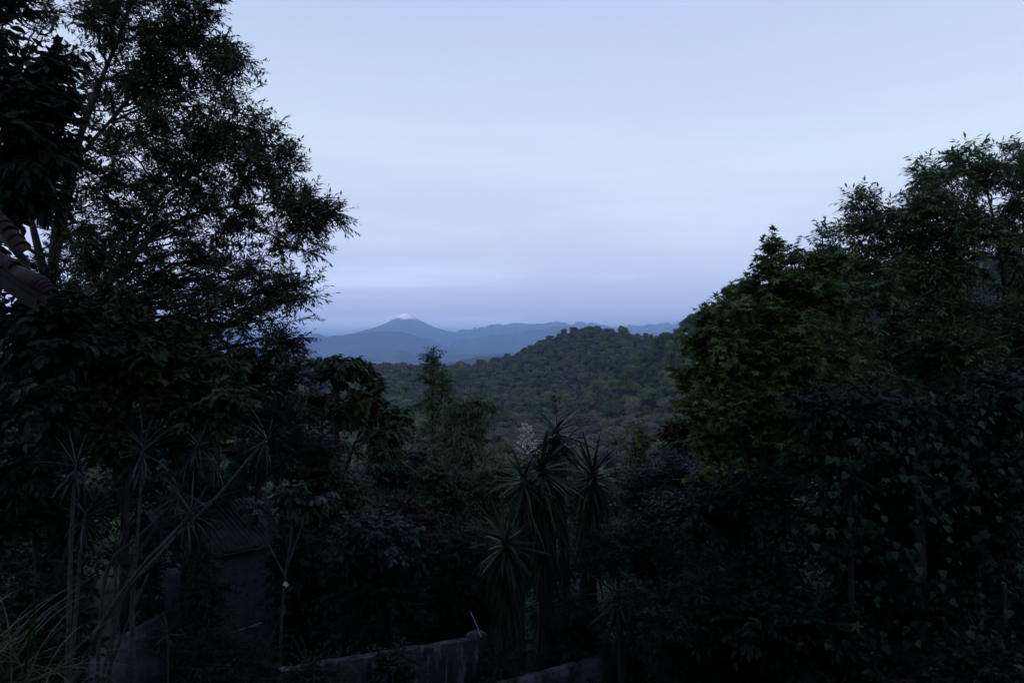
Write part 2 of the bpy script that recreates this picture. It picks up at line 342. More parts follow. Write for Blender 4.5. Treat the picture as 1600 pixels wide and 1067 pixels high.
DENSE = 1.7
def plant(name, label, cat, trunks, clumps, leaf, leafmat, size=0.13, nleaf=11, twig=0.45, upbias=0.1, droop=0.25, flat=0.5,
          bark=None, seed=1, group=None, tint_shift=None, sub=13, spread=0.75, dense=1.0):
    """trunks: [(points, r0, r1)] in world space; clumps: [(center, (rx,ry,rz), twigs)]; leaves hang on twigs, twigs on branches, branches on limbs"""
    g = np.random.default_rng(seed); bark = bark or M_bark
    clumps = [(c_, r_, int(n_ * dense * DENSE)) for c_, r_, n_ in clumps]
    base = np.array(trunks[0][0][0], float); root = thing(name, label, cat, base, group)
    lines = [spline([np.array(q, float) for q in t[0]]) for t in trunks]
    tparts, samples = [], []
    for ln, t in zip(lines, trunks):
        rad = np.linspace(t[1], t[2], len(ln)); wob = 1 + 0.12 * g.standard_normal(len(ln)); wob[0] = 1.25
        tparts.append(tube_batch(ln[None], (rad * wob)[None], 9)); samples.append(np.c_[ln, rad])
    S = np.concatenate(samples)
    limbs, limr, subs, subr, ow = [], [], [], [], []
    for (c, r, n) in clumps:
        c = np.array(c, float); r = np.array(r, float)
        d = np.linalg.norm(S[:, :3] - c, axis=1); sc_ = d + 2.0 * np.maximum(0, S[:, 2] - c[2] + 0.35 * d); k = int(np.argmin(sc_))
        a = S[k, :3]; dist = np.linalg.norm(c - a) + 1e-6
        ctrl = (a + c) / 2 + np.array([0, 0, 0.10 * dist]) + g.normal(0, 0.08 * dist, 3)
        lb = bez(a, ctrl, c, 10); lb[1:-1] += g.normal(0, 0.018 * dist, (8, 3)); limbs.append(lb)
        r0 = min(S[k, 3] * 0.8, 0.012 + 0.016 * dist); limr.append(np.linspace(r0, 0.009, 10))
        ns = max(3, n // sub)
        e = unit(g.normal(0, 1, (ns, 3))) * (g.random((ns, 1)) ** 0.45) * r * 0.86 + c
        st = lb[g.integers(4, 10, ns)]
        for s_, e_ in zip(st, e):
            dd = np.linalg.norm(e_ - s_); subs.append(bez(s_, (s_ + e_) / 2 + g.normal(0, 0.12 * dd, 3) + np.array([0, 0, 0.08 * dd]), e_, 6)); subr.append(np.linspace(0.009, 0.004, 6)); ow.append((c, r, n / ns))
    tv, tf = join(tparts + ([tube_batch(np.array(limbs), np.array(limr), 6)] if limbs else []))
    wp = [tube_batch(np.array(subs), np.array(subr), 4)] if subs else []
    # twigs
    SB = np.array(subs); cnt = np.array([o[2] for o in ow]); pick = g.choice(len(subs), int(sum(c[2] for c in clumps)), p=cnt / cnt.sum())
    tt = g.random(len(pick)) ** 0.6 * 4.99; i0 = tt.astype(int); fr = (tt - i0)[:, None]
    start = SB[pick, i0] * (1 - fr) + SB[pick, i0 + 1] * fr
    bd = unit(SB[pick, i0 + 1] - SB[pick, i0]); cc = np.array([o[0] for o in ow])[pick]; rc = np.array([o[1] for o in ow])[pick]
    dv = bd * 0.8 + g.normal(0, spread, start.shape) * np.array([1, 1, flat]) + (start - cc) / rc * 0.5 + np.array([0, 0, upbias]); dv = unit(dv)
    Lt = twig * g.uniform(0.6, 1.25, len(pick))
    end = start + dv * Lt[:, None] - np.array([0, 0, 1.0]) * (droop * 0.25 * Lt)[:, None]
    midp = (start + end) / 2 + np.array([0, 0, 1.0]) * (droop * 0.15 * Lt)[:, None]
    tw = np.stack([start, midp, end], 1); wp.append(tube_batch(tw, np.tile([0.0035, 0.0028, 0.0015], (len(pick), 1)), 3))
    # leaves
    q = np.linspace(0.12, 1.0, nleaf); n = len(pick)
    t = (q[None] + g.normal(0, 0.03, (n, nleaf))).clip(0.02, 1.0)[..., None]
    pos = (1 - t) ** 2 * start[:, None] + 2 * t * (1 - t) * midp[:, None] + t ** 2 * end[:, None]
    side = unit(np.cross(dv, np.array([0, 0, 1.0]) + g.normal(0, 0.25, dv.shape)))
    sgn = np.where(np.arange(nleaf) % 2 == 0, 1.0, -1.0)[None, :, None]; sgn = np.where(np.arange(nleaf)[None, :, None] == nleaf - 1, 0.0, sgn)
    ax = dv[:, None] * 0.75 + side[:, None] * sgn * 0.8 + g.normal(0, 0.22, (n, nleaf, 3)) - np.array([0, 0, droop])
    up = np.array([0, 0, 1.0]) + g.normal(0, 0.38, (n, nleaf, 3)) + dv[:, None] * 0.2
    sz = size * g.uniform(0.6, 1.2, (n, nleaf))
    clt = g.random(len(clumps)); tint = (0.55 * g.random((n, 1)) + 0.45 * g.random((n, nleaf))).clip(0, 1)
    tone = np.array([0.0] * n)
    m_ = n * nleaf
    me = leaf_cloud('crown', leaf, (pos - base).reshape(m_, 3), ax.reshape(m_, 3), up.reshape(m_, 3), sz.ravel(), tint.ravel(), leafmat)
    link('trunk', mesh_np('trunk', tv - base, tf, bark, True), root)
    wv, wf = join(wp); tag(link('branches', mesh_np('branches', wv - base, wf, bark), root), kind='stuff')
    tag(link('crown', me, root), kind='stuff')
    return root
def G(x, y): return float(ground_z(np.array([x]), np.array([y]))[0])
def clump(px, py, Y, rx, ry, n, rz=None):
    c = P(px, py, Y); k = Y / FPX
    return (c, (rx * k, (rz if rz else (rx + ry) * 0.5 * k), ry * k), n)
def bush(name, label, cat, px, py, Y, wpx, hpx, leaf, mat, size, twigs, seed, blobs=6, stems=3, **kw):
    """many-stemmed bush: centre px,py, half width wpx, half height hpx"""
    g = np.random.default_rng(seed + 500); cs = []; trunks = []
    for k in range(blobs):
        a = g.uniform(0, 2 * math.pi); rr_ = math.sqrt(g.uniform(0.05, 1)) * 0.62
        cs.append(clump(px + wpx * rr_ * math.cos(a), py + hpx * rr_ * math.sin(a), Y + g.uniform(-0.5, 0.5) * wpx * Y / FPX, wpx * g.uniform(0.36, 0.56), hpx * g.uniform(0.36, 0.56), twigs // blobs))
    c = P(px, py, Y); gz = G(c.x, Y)
    low_py = min(1085.0, HORIZON - (gz - EYE) / Y * FPX); yy_ = py + hpx * 1.0
    while yy_ < low_py:
        cs.append(clump(px + wpx * g.uniform(-0.3, 0.3), yy_, Y + g.uniform(-0.1, 0.5) * wpx * Y / FPX, wpx * g.uniform(0.65, 0.9), hpx * g.uniform(0.45, 0.65), int(twigs * 0.30))); yy_ += hpx * 0.75
    for k in range(stems):
        t = P(px + wpx * g.uniform(-0.5, 0.5), py - hpx * g.uniform(-0.3, 0.4), Y + g.uniform(-0.3, 0.3)); b = Vector((c.x + g.uniform(-0.25, 0.25), Y + g.uniform(-0.2, 0.2), gz - 0.1))
        mid = b.lerp(t, 0.5) + Vector((g.uniform(-0.2, 0.2), g.uniform(-0.2, 0.2), 0.1)); r0 = 0.012 + 0.012 * (t - b).length
        trunks.append(([b, mid, t], r0, 0.012))
    return plant(name, label, cat, trunks, cs, leaf, mat, size=size, seed=seed, **kw)

def crown_fill(poly, Y, n, r, twigs, seed, inset=24, dy=1.2, holes=(), rz=None):
    """n leafy clumps spread evenly inside a crown outline (photo pixels), dart-throwing; holes: (px, py, radius, keep)"""
    g = np.random.default_rng(seed); poly = np.array(poly, float); out = []; lo, hi = poly.min(0), poly.max(0); placed = []
    def inside(x, y):
        c = False; j = len(poly) - 1
        for i in range(len(poly)):
            if (poly[i, 1] > y) != (poly[j, 1] > y) and x < (poly[j, 0] - poly[i, 0]) * (y - poly[i, 1]) / (poly[j, 1] - poly[i, 1]) + poly[i, 0]: c = not c
            j = i
        return c
    tries = 0
    while len(placed) < n and tries < n * 60:
        tries += 1; x, y = g.uniform(lo[0], hi[0]), g.uniform(lo[1], hi[1]); q = inset * g.uniform(0.6, 1.1)
        if not (inside(x, y) and inside(x + q, y) and inside(x - q, y) and inside(x, y - q)): continue
        if any((x - a) ** 2 + (y - b) ** 2 < (r * 0.62) ** 2 for a, b in placed): continue
        if any((x - hx) ** 2 + (y - hy) ** 2 < hr * hr and g.random() > keep for hx, hy, hr, keep in holes): continue
        placed.append((x, y)); f = g.uniform(0.75, 1.25)
        out.append(clump(x, y, Y + float(g.uniform(-dy, dy)), r * f, r * f * 0.72, int(twigs * f), rz=r * f * Y / FPX))
    return out
GREEN = [(0.0, (0.018, 0.036, 0.016)), (0.45, (0.034, 0.062, 0.024)), (0.8, (0.05, 0.085, 0.032)), (1.0, (0.075, 0.11, 0.038))]
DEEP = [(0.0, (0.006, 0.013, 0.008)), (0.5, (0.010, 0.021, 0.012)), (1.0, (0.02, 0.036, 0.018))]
LIME = [(0.0, (0.036, 0.068, 0.024)), (0.5, (0.072, 0.12, 0.036)), (0.85, (0.12, 0.165, 0.046)), (1.0, (0.19, 0.20, 0.05))]
OLIVE = [(0.0, (0.016, 0.024, 0.011)), (0.5, (0.032, 0.044, 0.018)), (0.85, (0.06, 0.062, 0.022)), (1.0, (0.11, 0.085, 0.025))]
RUST = [(0.0, (0.02, 0.010, 0.006)), (0.6, (0.042, 0.02, 0.009)), (1.0, (0.06, 0.048, 0.018))]
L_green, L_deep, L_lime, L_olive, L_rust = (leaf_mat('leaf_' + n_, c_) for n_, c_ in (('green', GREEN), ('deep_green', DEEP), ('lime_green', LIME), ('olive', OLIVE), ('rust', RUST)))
L_teal = leaf_mat('leaf_blue_green', [(0.0, (0.008, 0.018, 0.013)), (0.6, (0.016, 0.033, 0.023)), (1.0, (0.032, 0.054, 0.035))], rough=0.45, spec=0.16)

# ================================================================ valley forest
M_forest = leaf_mat('forest_leaf', [(0.0, (0.05, 0.082, 0.036)), (0.28, (0.10, 0.145, 0.05)), (0.50, (0.135, 0.185, 0.06)), (0.68, (0.185, 0.205, 0.066)), (0.80, (0.14, 0.125, 0.07)), (0.88, (0.085, 0.075, 0.06)), (0.96, (0.045, 0.07, 0.05)), (1.0, (0.24, 0.20, 0.05))], obj_random=True, trans=0.12, spec=0.1)
M_pale_forest = leaf_mat('pale_forest_leaf', [(0.0, (0.11, 0.108, 0.07)), (0.4, (0.17, 0.152, 0.10)), (0.75, (0.11, 0.13, 0.065)), (1.0, (0.18, 0.16, 0.105))], obj_random=True, trans=0.12, spec=0.05)
def far_tree_mesh(name, seed, mat, h=11.0, w=4.6, lumps=9, per=230, tall=1.0):
    g = np.random.default_rng(seed); pos, nrm = [], []
    for k in range(lumps):
        a = g.uniform(0, 2 * np.pi); rr_ = math.sqrt(g.random()) * w * 0.62
        zc = h * g.uniform(0.5, 0.86) - rr_ * 0.25 * tall; rad = w * g.uniform(0.30, 0.5)
        d = unit(g.normal(0, 1, (per, 3))); d[:, 2] = np.abs(d[:, 2]) * 1.15 - 0.3; d += 0.35 * g.normal(0, 1, 3) * (g.random((per, 1)) > 0.55)
        p_ = np.array([rr_ * math.cos(a), rr_ * math.sin(a), zc]) + d * rad * g.uniform(0.68, 1.12, (per, 1)) * np.array([1, 1, 0.78 * tall])
        pos.append(p_); nrm.append(unit(d + g.normal(0, 0.45, d.shape)))
    pos = np.concatenate(pos); nrm = np.concatenate(nrm); ax = np.cross(nrm, g.normal(0, 1, nrm.shape))
    Q = (np.array([(-.5, -.35, 0), (.5, -.35, 0.0), (.62, .4, -.12), (-.4, .45, -.1)], float), np.array([(0, 1, 2), (0, 2, 3)]))
    crown = leaf_cloud(name + '_crown', Q, pos, ax, nrm, g.uniform(0.30, 0.75, len(pos)), g.random(len(pos)), mat)
    tv, tf = tube_batch(np.array([[(0, 0, -1.5), (0.1, 0.1, h * 0.35), (0.2, 0, h * 0.65)]], float), np.array([[0.24, 0.18, 0.09]]), 5)
    return crown, mesh_np(name + '_trunk', tv, tf, M_pale_bark, True)
FT = [far_tree_mesh('forest_tree', 100 + k, M_forest, h=hh, w=ww, lumps=lm, tall=tl) for k, (hh, ww, lm, tl) in enumerate(((11, 4.6, 10, 1.0), (13, 5.2, 12, 0.9), (9, 3.8, 8, 1.1), (15, 4.2, 11, 1.5)))]
M_hill_forest = leaf_mat('hill_forest_leaf', [(0.0, (0.055, 0.078, 0.044)), (0.35, (0.10, 0.13, 0.06)), (0.62, (0.145, 0.17, 0.07)), (0.82, (0.17, 0.145, 0.085)), (0.95, (0.06, 0.075, 0.05)), (1.0, (0.26, 0.22, 0.06))], obj_random=True, trans=0.12, spec=0.08)
FH = [far_tree_mesh('hill_tree', 120 + k, M_hill_forest, h=hh, w=ww, lumps=lm, tall=tl) for k, (hh, ww, lm, tl) in enumerate(((11, 4.4, 10, 1.0), (13, 5.0, 12, 0.85), (8.5, 3.4, 8, 1.15), (15, 3.8, 11, 1.6), (10, 5.2, 13, 0.7)))]
FP = [far_tree_mesh('pale_tree', 140 + k, M_pale_forest, h=hh, w=ww, lumps=14, per=200) for k, (hh, ww) in enumerate(((11, 5.2), (12, 4.6)))]
# scatter on a jittered grid over the ground the valley view can show
pts = []
for (y0, y1, st) in ((120, 300, 7.5), (300, 640, 7.2), (640, 1120, 6.3)):
    ys = np.arange(y0, y1, st)
    for y in ys:
        xs = np.arange(-0.75 * y, 0.80 * y, st)
        pts.append(np.c_[xs + rng.uniform(-.45, .45, len(xs)) * st, y + rng.uniform(-.45, .45, len(xs)) * st])
pts = np.concatenate(pts); zz = ground_z(pts[:, 0], pts[:, 1])
ppx = 800 + pts[:, 0] / pts[:, 1] * FPX; ppy = HORIZON - (zz + 8 - EYE) / pts[:, 1] * FPX
pale = (np_noise(pts[:, 0] / 70 + 3, pts[:, 1] / 70, 71, 3) > 0.53) & (pts[:, 1] > 240) & (pts[:, 1] < 500) & (ppy > 618)
order = np.argsort(pts[:, 1]); vis = order[(ppx[order] > 585) & (ppx[order] < 1085) & (ppy[order] < 715) & (ppy[order] > 495)]
single = set(vis[:290].tolist())
def copy_parts(meshes, root):
    for nm, me in zip(('crown', 'trunk'), meshes):
        link(nm, me, root)
for k in sorted(single):
    x, y = pts[k]; isP = bool(pale[k]); s = float(rng.uniform(0.6, 1.2)); hh = rng.uniform(0.85, 1.15)
    r_ = thing('forest_tree', 'pale grey-brown thin-leaved tree in the valley wood' if isP else 'rounded green tree in the valley wood below the hill', 'tree', (x, y, zz[k]), 'pale trees of the valley wood' if isP else 'green trees of the valley wood')
    r_.rotation_euler = (0, 0, rng.uniform(0, 6.28)); r_.scale = (s, s, s * hh)
    copy_parts((FP if isP else FT)[int(rng.integers(2 if isP else 4))], r_)
# everything farther off reads as one wood
rest = np.array([k for k in range(len(pts)) if k not in single])
def wood(name, label, idx, protos):
    if not len(idx): return
    col = bpy.data.collections.new(name + '_kinds'); 
    for k, (c_, t_) in enumerate(protos):
        o = bpy.data.objects.new('%s_kind' % name, c_); col.objects.link(o)
    me = bpy.data.meshes.new(name); me.from_pydata([(float(pts[k, 0]), float(pts[k, 1]), float(zz[k])) for k in idx], [], [])
    for nm, vals in (('scl', rng.uniform(0.42, 0.85, len(idx)) + 0.6 * rng.random(len(idx)) ** 4), ('rot', rng.uniform(0, 6.28, len(idx)))):
        at = me.attributes.new(nm, 'FLOAT', 'POINT'); at.data.foreach_set('value', vals.astype(np.float32))
    at = me.attributes.new('idx', 'INT', 'POINT'); at.data.foreach_set('value', rng.integers(0, len(protos), len(idx)).astype(np.int32))
    o = tag(link(name, me), label, 'forest', kind='stuff')
    ng = bpy.data.node_groups.new(name, 'GeometryNodeTree')
    ng.interface.new_socket('Geometry', in_out='INPUT', socket_type='NodeSocketGeometry'); ng.interface.new_socket('Geometry', in_out='OUTPUT', socket_type='NodeSocketGeometry')
    n_, l_ = ng.nodes, ng.links
    gi, go = n_.new('NodeGroupInput'), n_.new('NodeGroupOutput'); iop = n_.new('GeometryNodeInstanceOnPoints'); ci = n_.new('GeometryNodeCollectionInfo')
    ci.inputs['Collection'].default_value = col; ci.inputs['Separate Children'].default_value = True; ci.inputs['Reset Children'].default_value = True
    def na(nm, t): q_ = n_.new('GeometryNodeInputNamedAttribute'); q_.data_type = t; q_.inputs['Name'].default_value = nm; return q_.outputs['Attribute']
    cx = n_.new('ShaderNodeCombineXYZ'); l_.new(na('rot', 'FLOAT'), cx.inputs['Z'])
    l_.new(gi.outputs[0], iop.inputs['Points']); l_.new(ci.outputs[0], iop.inputs['Instance']); iop.inputs['Pick Instance'].default_value = True
    l_.new(na('idx', 'INT'), iop.inputs['Instance Index']); l_.new(cx.outputs[0], iop.inputs['Rotation']); l_.new(na('scl', 'FLOAT'), iop.inputs['Scale']); l_.new(iop.outputs[0], go.inputs[0])
    md = o.modifiers.new('wood', 'NODES'); md.node_group = ng
far_k = pts[:, 1] > 640
wood('wooded_hill', 'dark blue-green wood covering the rounded hill in the middle', [k for k in rest if not pale[k] and far_k[k]], FH)
wood('valley_wood', 'lighter green wood on the slope rising to the right', [k for k in rest if not pale[k] and not far_k[k]], FT)
wood('pale_wood', 'pale grey-brown bare wood on the valley floor', [k for k in rest if pale[k]], FP)

# ================================================================ house behind and left of the viewpoint (only its tiled roof corner shows)
def box_mesh(name, x0, x1, y0, y1, z0, z1, mat, bevel=0.0):
    V = [(x, y, z) for z in (z0, z1) for y in (y0, y1) for x in (x0, x1)]
    F = [(0, 2, 3, 1), (4, 5, 7, 6), (0, 1, 5, 4), (2, 6, 7, 3), (0, 4, 6, 2), (1, 3, 7, 5)]
    return mesh_np(name, V, F, mat)
M_tile = rough_mat('terracotta_tile', (0.016, 0.008, 0.006), (0.042, 0.02, 0.015), scale=7, bump=0.4, c3=(0.05, 0.045, 0.04), c3_at=(0.5, 0.66), c3_scale=4)
M_timber = rough_mat('dark_timber', (0.010, 0.006, 0.005), (0.024, 0.014, 0.011), scale=10, bump=0.3)
M_plaster = rough_mat('house_plaster', (0.35, 0.31, 0.27), (0.45, 0.41, 0.36), scale=2, bump=0.2)
M_floor = rough_mat('terrace_tile', (0.12, 0.07, 0.05), (0.2, 0.12, 0.09), scale=3)
house = thing('house', 'dark house with a terracotta tiled roof corner at the left edge', 'house', (-4, -4, 0))
def hp(name, me):
    o = link(name, me, house); o.location = -house.location; return o
hp('wall', box_mesh('wall', -13, 13, -4.4, -4.1, -0.3, 9.6, M_plaster))
hp('unseen_shade_roof', mesh_np('unseen_shade_roof', [(x, y, z + dz) for dz in (0.0, 0.16) for (y, z) in ((1.3, 8.9), (-4.6, 11.6)) for x in (-13.4, 13.4)], [(0, 1, 3, 2), (4, 6, 7, 5), (0, 4, 5, 1), (2, 3, 7, 6), (0, 2, 6, 4), (1, 5, 7, 3)], M_tile))  # roof added out of view, blocks overhead and rear sky to darken the garden
hp('unseen_shade_roof', mesh_np('unseen_shade_roof', [(x, y, z + dz) for dz in (0.0, 0.16) for (y, z) in ((-4.62, 11.6), (-10.5, 8.9)) for x in (-13.4, 13.4)], [(0, 1, 3, 2), (4, 6, 7, 5), (0, 4, 5, 1), (2, 3, 7, 6), (0, 2, 6, 4), (1, 5, 7, 3)], M_tile))  # rear slope of the same added roof
for x_ in (-12.8, 12.6): hp('terrace_post', box_mesh('terrace_post', x_, x_ + 0.2, 0.6, 0.8, -0.3, 8.95, M_timber))
hp('wall', box_mesh('wall', -8.2, -7.9, -4.09, 4.5, -0.3, 7.6, M_plaster))
hp('terrace_floor', box_mesh('terrace_floor', -7.8, 9, -4.05, 0.55, 4.6, 4.85, M_floor))
hp('terrace_wall', box_mesh('terrace_wall', -7.8, 9, 0.2, 0.5, -0.3, 4.55, M_plaster))
# roof corner: two hips of overlapping half-round tiles running down to the right, boards below
def barrel_tile(name, ln, r, taper=0.78, n=9, th=0.014):
    V, F = [], []
    for (x, rr_) in ((0, r), (ln, r * taper)):
        for o_ in (0, th):
            for k in range(n + 1):
                a = math.pi * k / n; V.append((x, (rr_ - o_) * math.cos(a), (rr_ - o_) * math.sin(a)))
    m_ = n + 1
    for k in range(n):
        F += [(k, k + 1, 2 * m_ + k + 1, 2 * m_ + k), (m_ + k, 3 * m_ + k, 3 * m_ + k + 1, m_ + k + 1), (k, m_ + k, m_ + k + 1, k + 1), (2 * m_ + k, 2 * m_ + k + 1, 3 * m_ + k + 1, 3 * m_ + k)]
    return mesh_np(name, V, F, M_tile, True)
TILE = barrel_tile('tile', 0.34, 0.066)
ca, cb = P(80, 462, 5.2), P(-190, 290, 5.8)             # lower hip: corner and a point up the slope
ua, ub = P(44, 402, 5.5), P(-150, 190, 6.3)             # upper hip behind it
def slab(name, a0, b0, drop, depth, mat, lift=0.0):
    V = [];
    for yy in (0, depth):
        for p_, dz in ((a0, lift), (b0, lift), (b0, lift - drop), (a0, lift - drop)): V.append((p_.x, p_.y + yy, p_.z + dz))
    return mesh_np(name, V, [(0, 1, 2, 3), (7, 6, 5, 4), (0, 4, 5, 1), (2, 6, 7, 3), (1, 5, 6, 2), (0, 3, 7, 4)], mat)
roof = hp('roof', slab('roof', ca + Vector((-0.02, -0.02, -0.01)), cb, 0.05, -0.06, M_timber))
hp('roof', slab('roof', ua + Vector((-0.02, 0.0, -0.02)), ub, 0.07, 0.05, M_timber))
hp('fascia_board', slab('fascia_board', ca + Vector((-0.05, -0.09, -0.04)), cb + Vector((0, -0.09, -0.04)), 0.09, 0.03, M_timber))
def hip(a0, b0, starts, lift=0.0):
    d = (b0 - a0).normalized(); z = (Vector((0, -0.25, 1)) - d * Vector((0, -0.25, 1)).dot(d)).normalized(); y = z.cross(d); fr_ = Matrix((d, y, z)).transposed().to_4x4()
    for k, s_ in enumerate(starts):
        o = link('tile', TILE, roof); tl = R(7) + random.uniform(-0.04, 0.04)
        o.matrix_local = Matrix.Translation(a0 + d * s_ + z * (lift + 0.012 * min(k, 3))) @ fr_ @ Matrix.Rotation(tl, 4, 'Y') @ Matrix.Rotation(random.uniform(-.05, .05), 4, 'Z')
hip(ca, cb, [0.0, 0.035, 0.07, 0.105] + [0.14 + 0.28 * k for k in range(4)])
hip(ua, ub, [0.10 * k for k in range(11)], 0.01)

# ================================================================ walls and shed below
M_block = rough_mat('grey_block', (0.07, 0.066, 0.074), (0.13, 0.123, 0.137), scale=5, bump=0.4, c3=(0.09, 0.085, 0.09), c3_at=(0.48, 0.66), c3_scale=1.3)
M_mortar = rough_mat('mortar', (0.05, 0.047, 0.052), (0.085, 0.08, 0.086), scale=8)
M_stained = rough_mat('stained_plaster', (0.012, 0.011, 0.012), (0.034, 0.032, 0.034), scale=2.2, bump=0.4, c3=(0.17, 0.16, 0.158), c3_at=(0.54, 0.68), c3_scale=3.0, streak=(2.6, 2.6, 0.55))
M_white = rough_mat('worn_whitewash', (0.02, 0.019, 0.021), (0.055, 0.052, 0.058), scale=1.6, bump=0.3, c3=(0.15, 0.145, 0.16), c3_at=(0.46, 0.6), c3_scale=1.1)
M_sheet = rough_mat('weathered_roof_sheet', (0.014, 0.013, 0.014), (0.05, 0.047, 0.05), scale=3, bump=0.3, c3=(0.06, 0.05, 0.045), c3_at=(0.5, 0.62), c3_scale=2)
shed = thing('shed', 'grey block shed with a corrugated roof under the trees', 'shed', (-6.2, 14.2, 0))
def sh(name, me, loc=None):
    o = link(name, me, shed); o.location = -shed.location if loc is None else loc; return o
A_, B_ = P(285, 880, 13.2), P(440, 862, 14.6)                # front wall runs away to the right
wa = math.atan2(B_.y - A_.y, B_.x - A_.x); wl = math.hypot(B_.x - A_.x, B_.y - A_.y); wh = 2.42
wall = link('wall', mesh_np('wall', [(x, y, z) for z in (-0.2, wh) for y in (0.005, 0.15) for x in (0, wl)], [(0, 2, 3, 1), (4, 5, 7, 6), (0, 1, 5, 4), (2, 6, 7, 3), (0, 4, 6, 2), (1, 3, 7, 5)], M_mortar), shed)
wall.location = Vector((A_.x, A_.y, G(A_.x, A_.y))) - shed.location; wall.rotation_euler = (0, 0, wa)
BLK = mesh_np('block', [(x, y, z) for z in (0, 0.188) for y in (0, 0.1) for x in (0, 0.388)], [(0, 2, 3, 1), (4, 5, 7, 6), (0, 1, 5, 4), (2, 6, 7, 3), (0, 4, 6, 2), (1, 3, 7, 5)], M_block)
nb_ = int(wl / 0.4)
for r_ in range(12):
    odd = r_ % 2
    for c_ in range(nb_ - odd):
        o = link('block', BLK, wall); o.location = (0.006 + 0.4 * c_ + 0.2 * odd, random.uniform(-0.003, 0.003), 0.006 + 0.2 * r_)
    for x_ in ((0.006, 0.4 * nb_ - 0.194) if odd else ()):
        o = link('block', BLK, wall); o.location = (x_, random.uniform(-0.003, 0.003), 0.006 + 0.2 * r_); o.scale = (0.485, 1, 1)
for (x0_, x1_, y0_, y1_) in ((0.0, 0.14, 0.16, 1.6), (wl - 0.14, wl, 0.16, 1.6), (0.0, wl, 1.61, 1.75)):
    o = link('wall', box_mesh('wall', x0_, x1_, y0_, y1_, -0.2, wh + 0.05, M_block), shed); o.location = wall.location; o.rotation_euler = wall.rotation_euler
nx, ny = 220, 6
u, v = np.meshgrid(np.linspace(-0.2, wl + 0.2, nx), np.linspace(-0.35, 1.7, ny), indexing='ij')
V = np.stack([u, v, wh + 0.12 + 0.30 * (v + 0.45) + 0.022 * np.sin(u * 2 * np.pi / 0.11) + 0.02 * np.sin(u * 1.7 + v)], -1).reshape(-1, 3)
i, j = np.meshgrid(np.arange(nx - 1), np.arange(ny - 1), indexing='ij'); F = np.stack([i * ny + j, (i + 1) * ny + j, (i + 1) * ny + j + 1, i * ny + j + 1], -1).reshape(-1, 4)
ro = link('roof', mesh_np('roof', V, F, M_sheet, True), shed); ro.location = wall.location; ro.rotation_euler = wall.rotation_euler
def free_wall(name, label, a, b, h0, h1, thick, mat, cap=None, seed=0, n=40):
    """plastered wall from ground point a to b with a worn, slightly uneven top"""
    g = np.random.default_rng(seed); a, b = Vector(a), Vector(b); d = (b - a); ln = Vector((d.x, d.y, 0)).length; ang = math.atan2(d.y, d.x)
    xs = np.linspace(0, ln, n); top = np.interp(xs, [0, ln], [h0, h1]) + np.cumsum(g.normal(0, 0.004, n)); zb = np.linspace(-0.2, -0.2 + (b.z - a.z), n)
    rows = []
    for (yy, zf) in ((0, 0), (0.0, 0.5), (-0.01, 0.94), (0.02, 1.0), (thick - 0.02, 1.0), (thick, 0.95), (thick, 0)):
        rows.append(np.c_[xs, yy + g.normal(0, 0.006, n), zb + (top - zb) * zf])
    V = np.concatenate(rows); m_ = len(rows)
    F = [(r_ * n + k, r_ * n + k + 1, (r_ + 1) * n + k + 1, (r_ + 1) * n + k) for r_ in range(m_ - 1) for k in range(n - 1)]
    F += [(0 * n, 1 * n, 5 * n, 6 * n), (1 * n, 2 * n, 3 * n, 5 * n), (3 * n, 4 * n, 5 * n, 5 * n)][:2]
    e_ = n - 1; F += [(0 * n + e_, 6 * n + e_, 5 * n + e_, 1 * n + e_), (1 * n + e_, 5 * n + e_, 3 * n + e_, 2 * n + e_)]
    root = thing(name, label, 'wall', a); root.rotation_euler = (0, 0, ang)
    link('plaster', mesh_np('plaster', V, F, mat), root)
    return root, ln
w1a, w1b = P(440, 1067, 8.6), P(742, 1067, 10.6)
gw, ln = free_wall('garden_wall', 'stained dark garden wall with white streaks and an end pillar', (w1a.x, w1a.y, 0), (w1b.x, w1b.y, 0), EYE + (550 - 1046) / FPX * 8.6, EYE + (550 - 997) / FPX * 10.6, 0.18, M_stained, seed=2)
def pillar(root, x, y, s_, h, mat):
    n_ = 2; V = []
    for z, k in ((-0.2, 0), (h - 0.04, 0), (h, 0.03)):
        for (sx, sy) in ((-1, -1), (1, -1), (1, 1), (-1, 1)): V.append((x + sx * (s_ / 2 - k), y + sy * (s_ / 2 - k), z))
    F = [(0, 1, 5, 4), (1, 2, 6, 5), (2, 3, 7, 6), (3, 0, 4, 7), (4, 5, 9, 8), (5, 6, 10, 9), (6, 7, 11, 10), (7, 4, 8, 11), (8, 9, 10, 11)]
    return link('pillar', mesh_np('pillar', V, F, mat), root)
pillar(gw, ln + 0.11, 0.09, 0.24, EYE + (550 - 990) / FPX * 10.6, M_stained)
w2a, w2b = P(785, 1067, 10.0), P(965, 1067, 12.0)
free_wall('garden_wall', 'pale low garden wall to the right of the stained wall', (w2a.x, w2a.y, 0), (w2b.x, w2b.y, 0), EYE + (550 - 1066) / FPX * 10.0, EYE + (550 - 1019) / FPX * 12.0, 0.18, M_white, seed=3)
w3a, w3b = P(140, 1040, 10.3), P(262, 1040, 11.4)
ww, ln = free_wall('whitewashed_wall', 'whitewashed low wall with a pillar behind the thin stems', (w3a.x, w3a.y, 0), (w3b.x, w3b.y, 0), 1.9, 2.2, 0.15, M_white, seed=4)
pillar(ww, ln + 0.12, 0.07, 0.17, 2.85, M_white)
def rod(name, label, cat, pts_, r, mat, sides=6):
    p = spline(pts_, 4); o = np.array(pts_[0], float)
    root_v, root_f = tube_batch((p - o)[None], np.full((1, len(p)), r), sides)
    ob = link(name, mesh_np(name, root_v, root_f, mat, True)); ob.location = o; return tag(ob, label, cat)
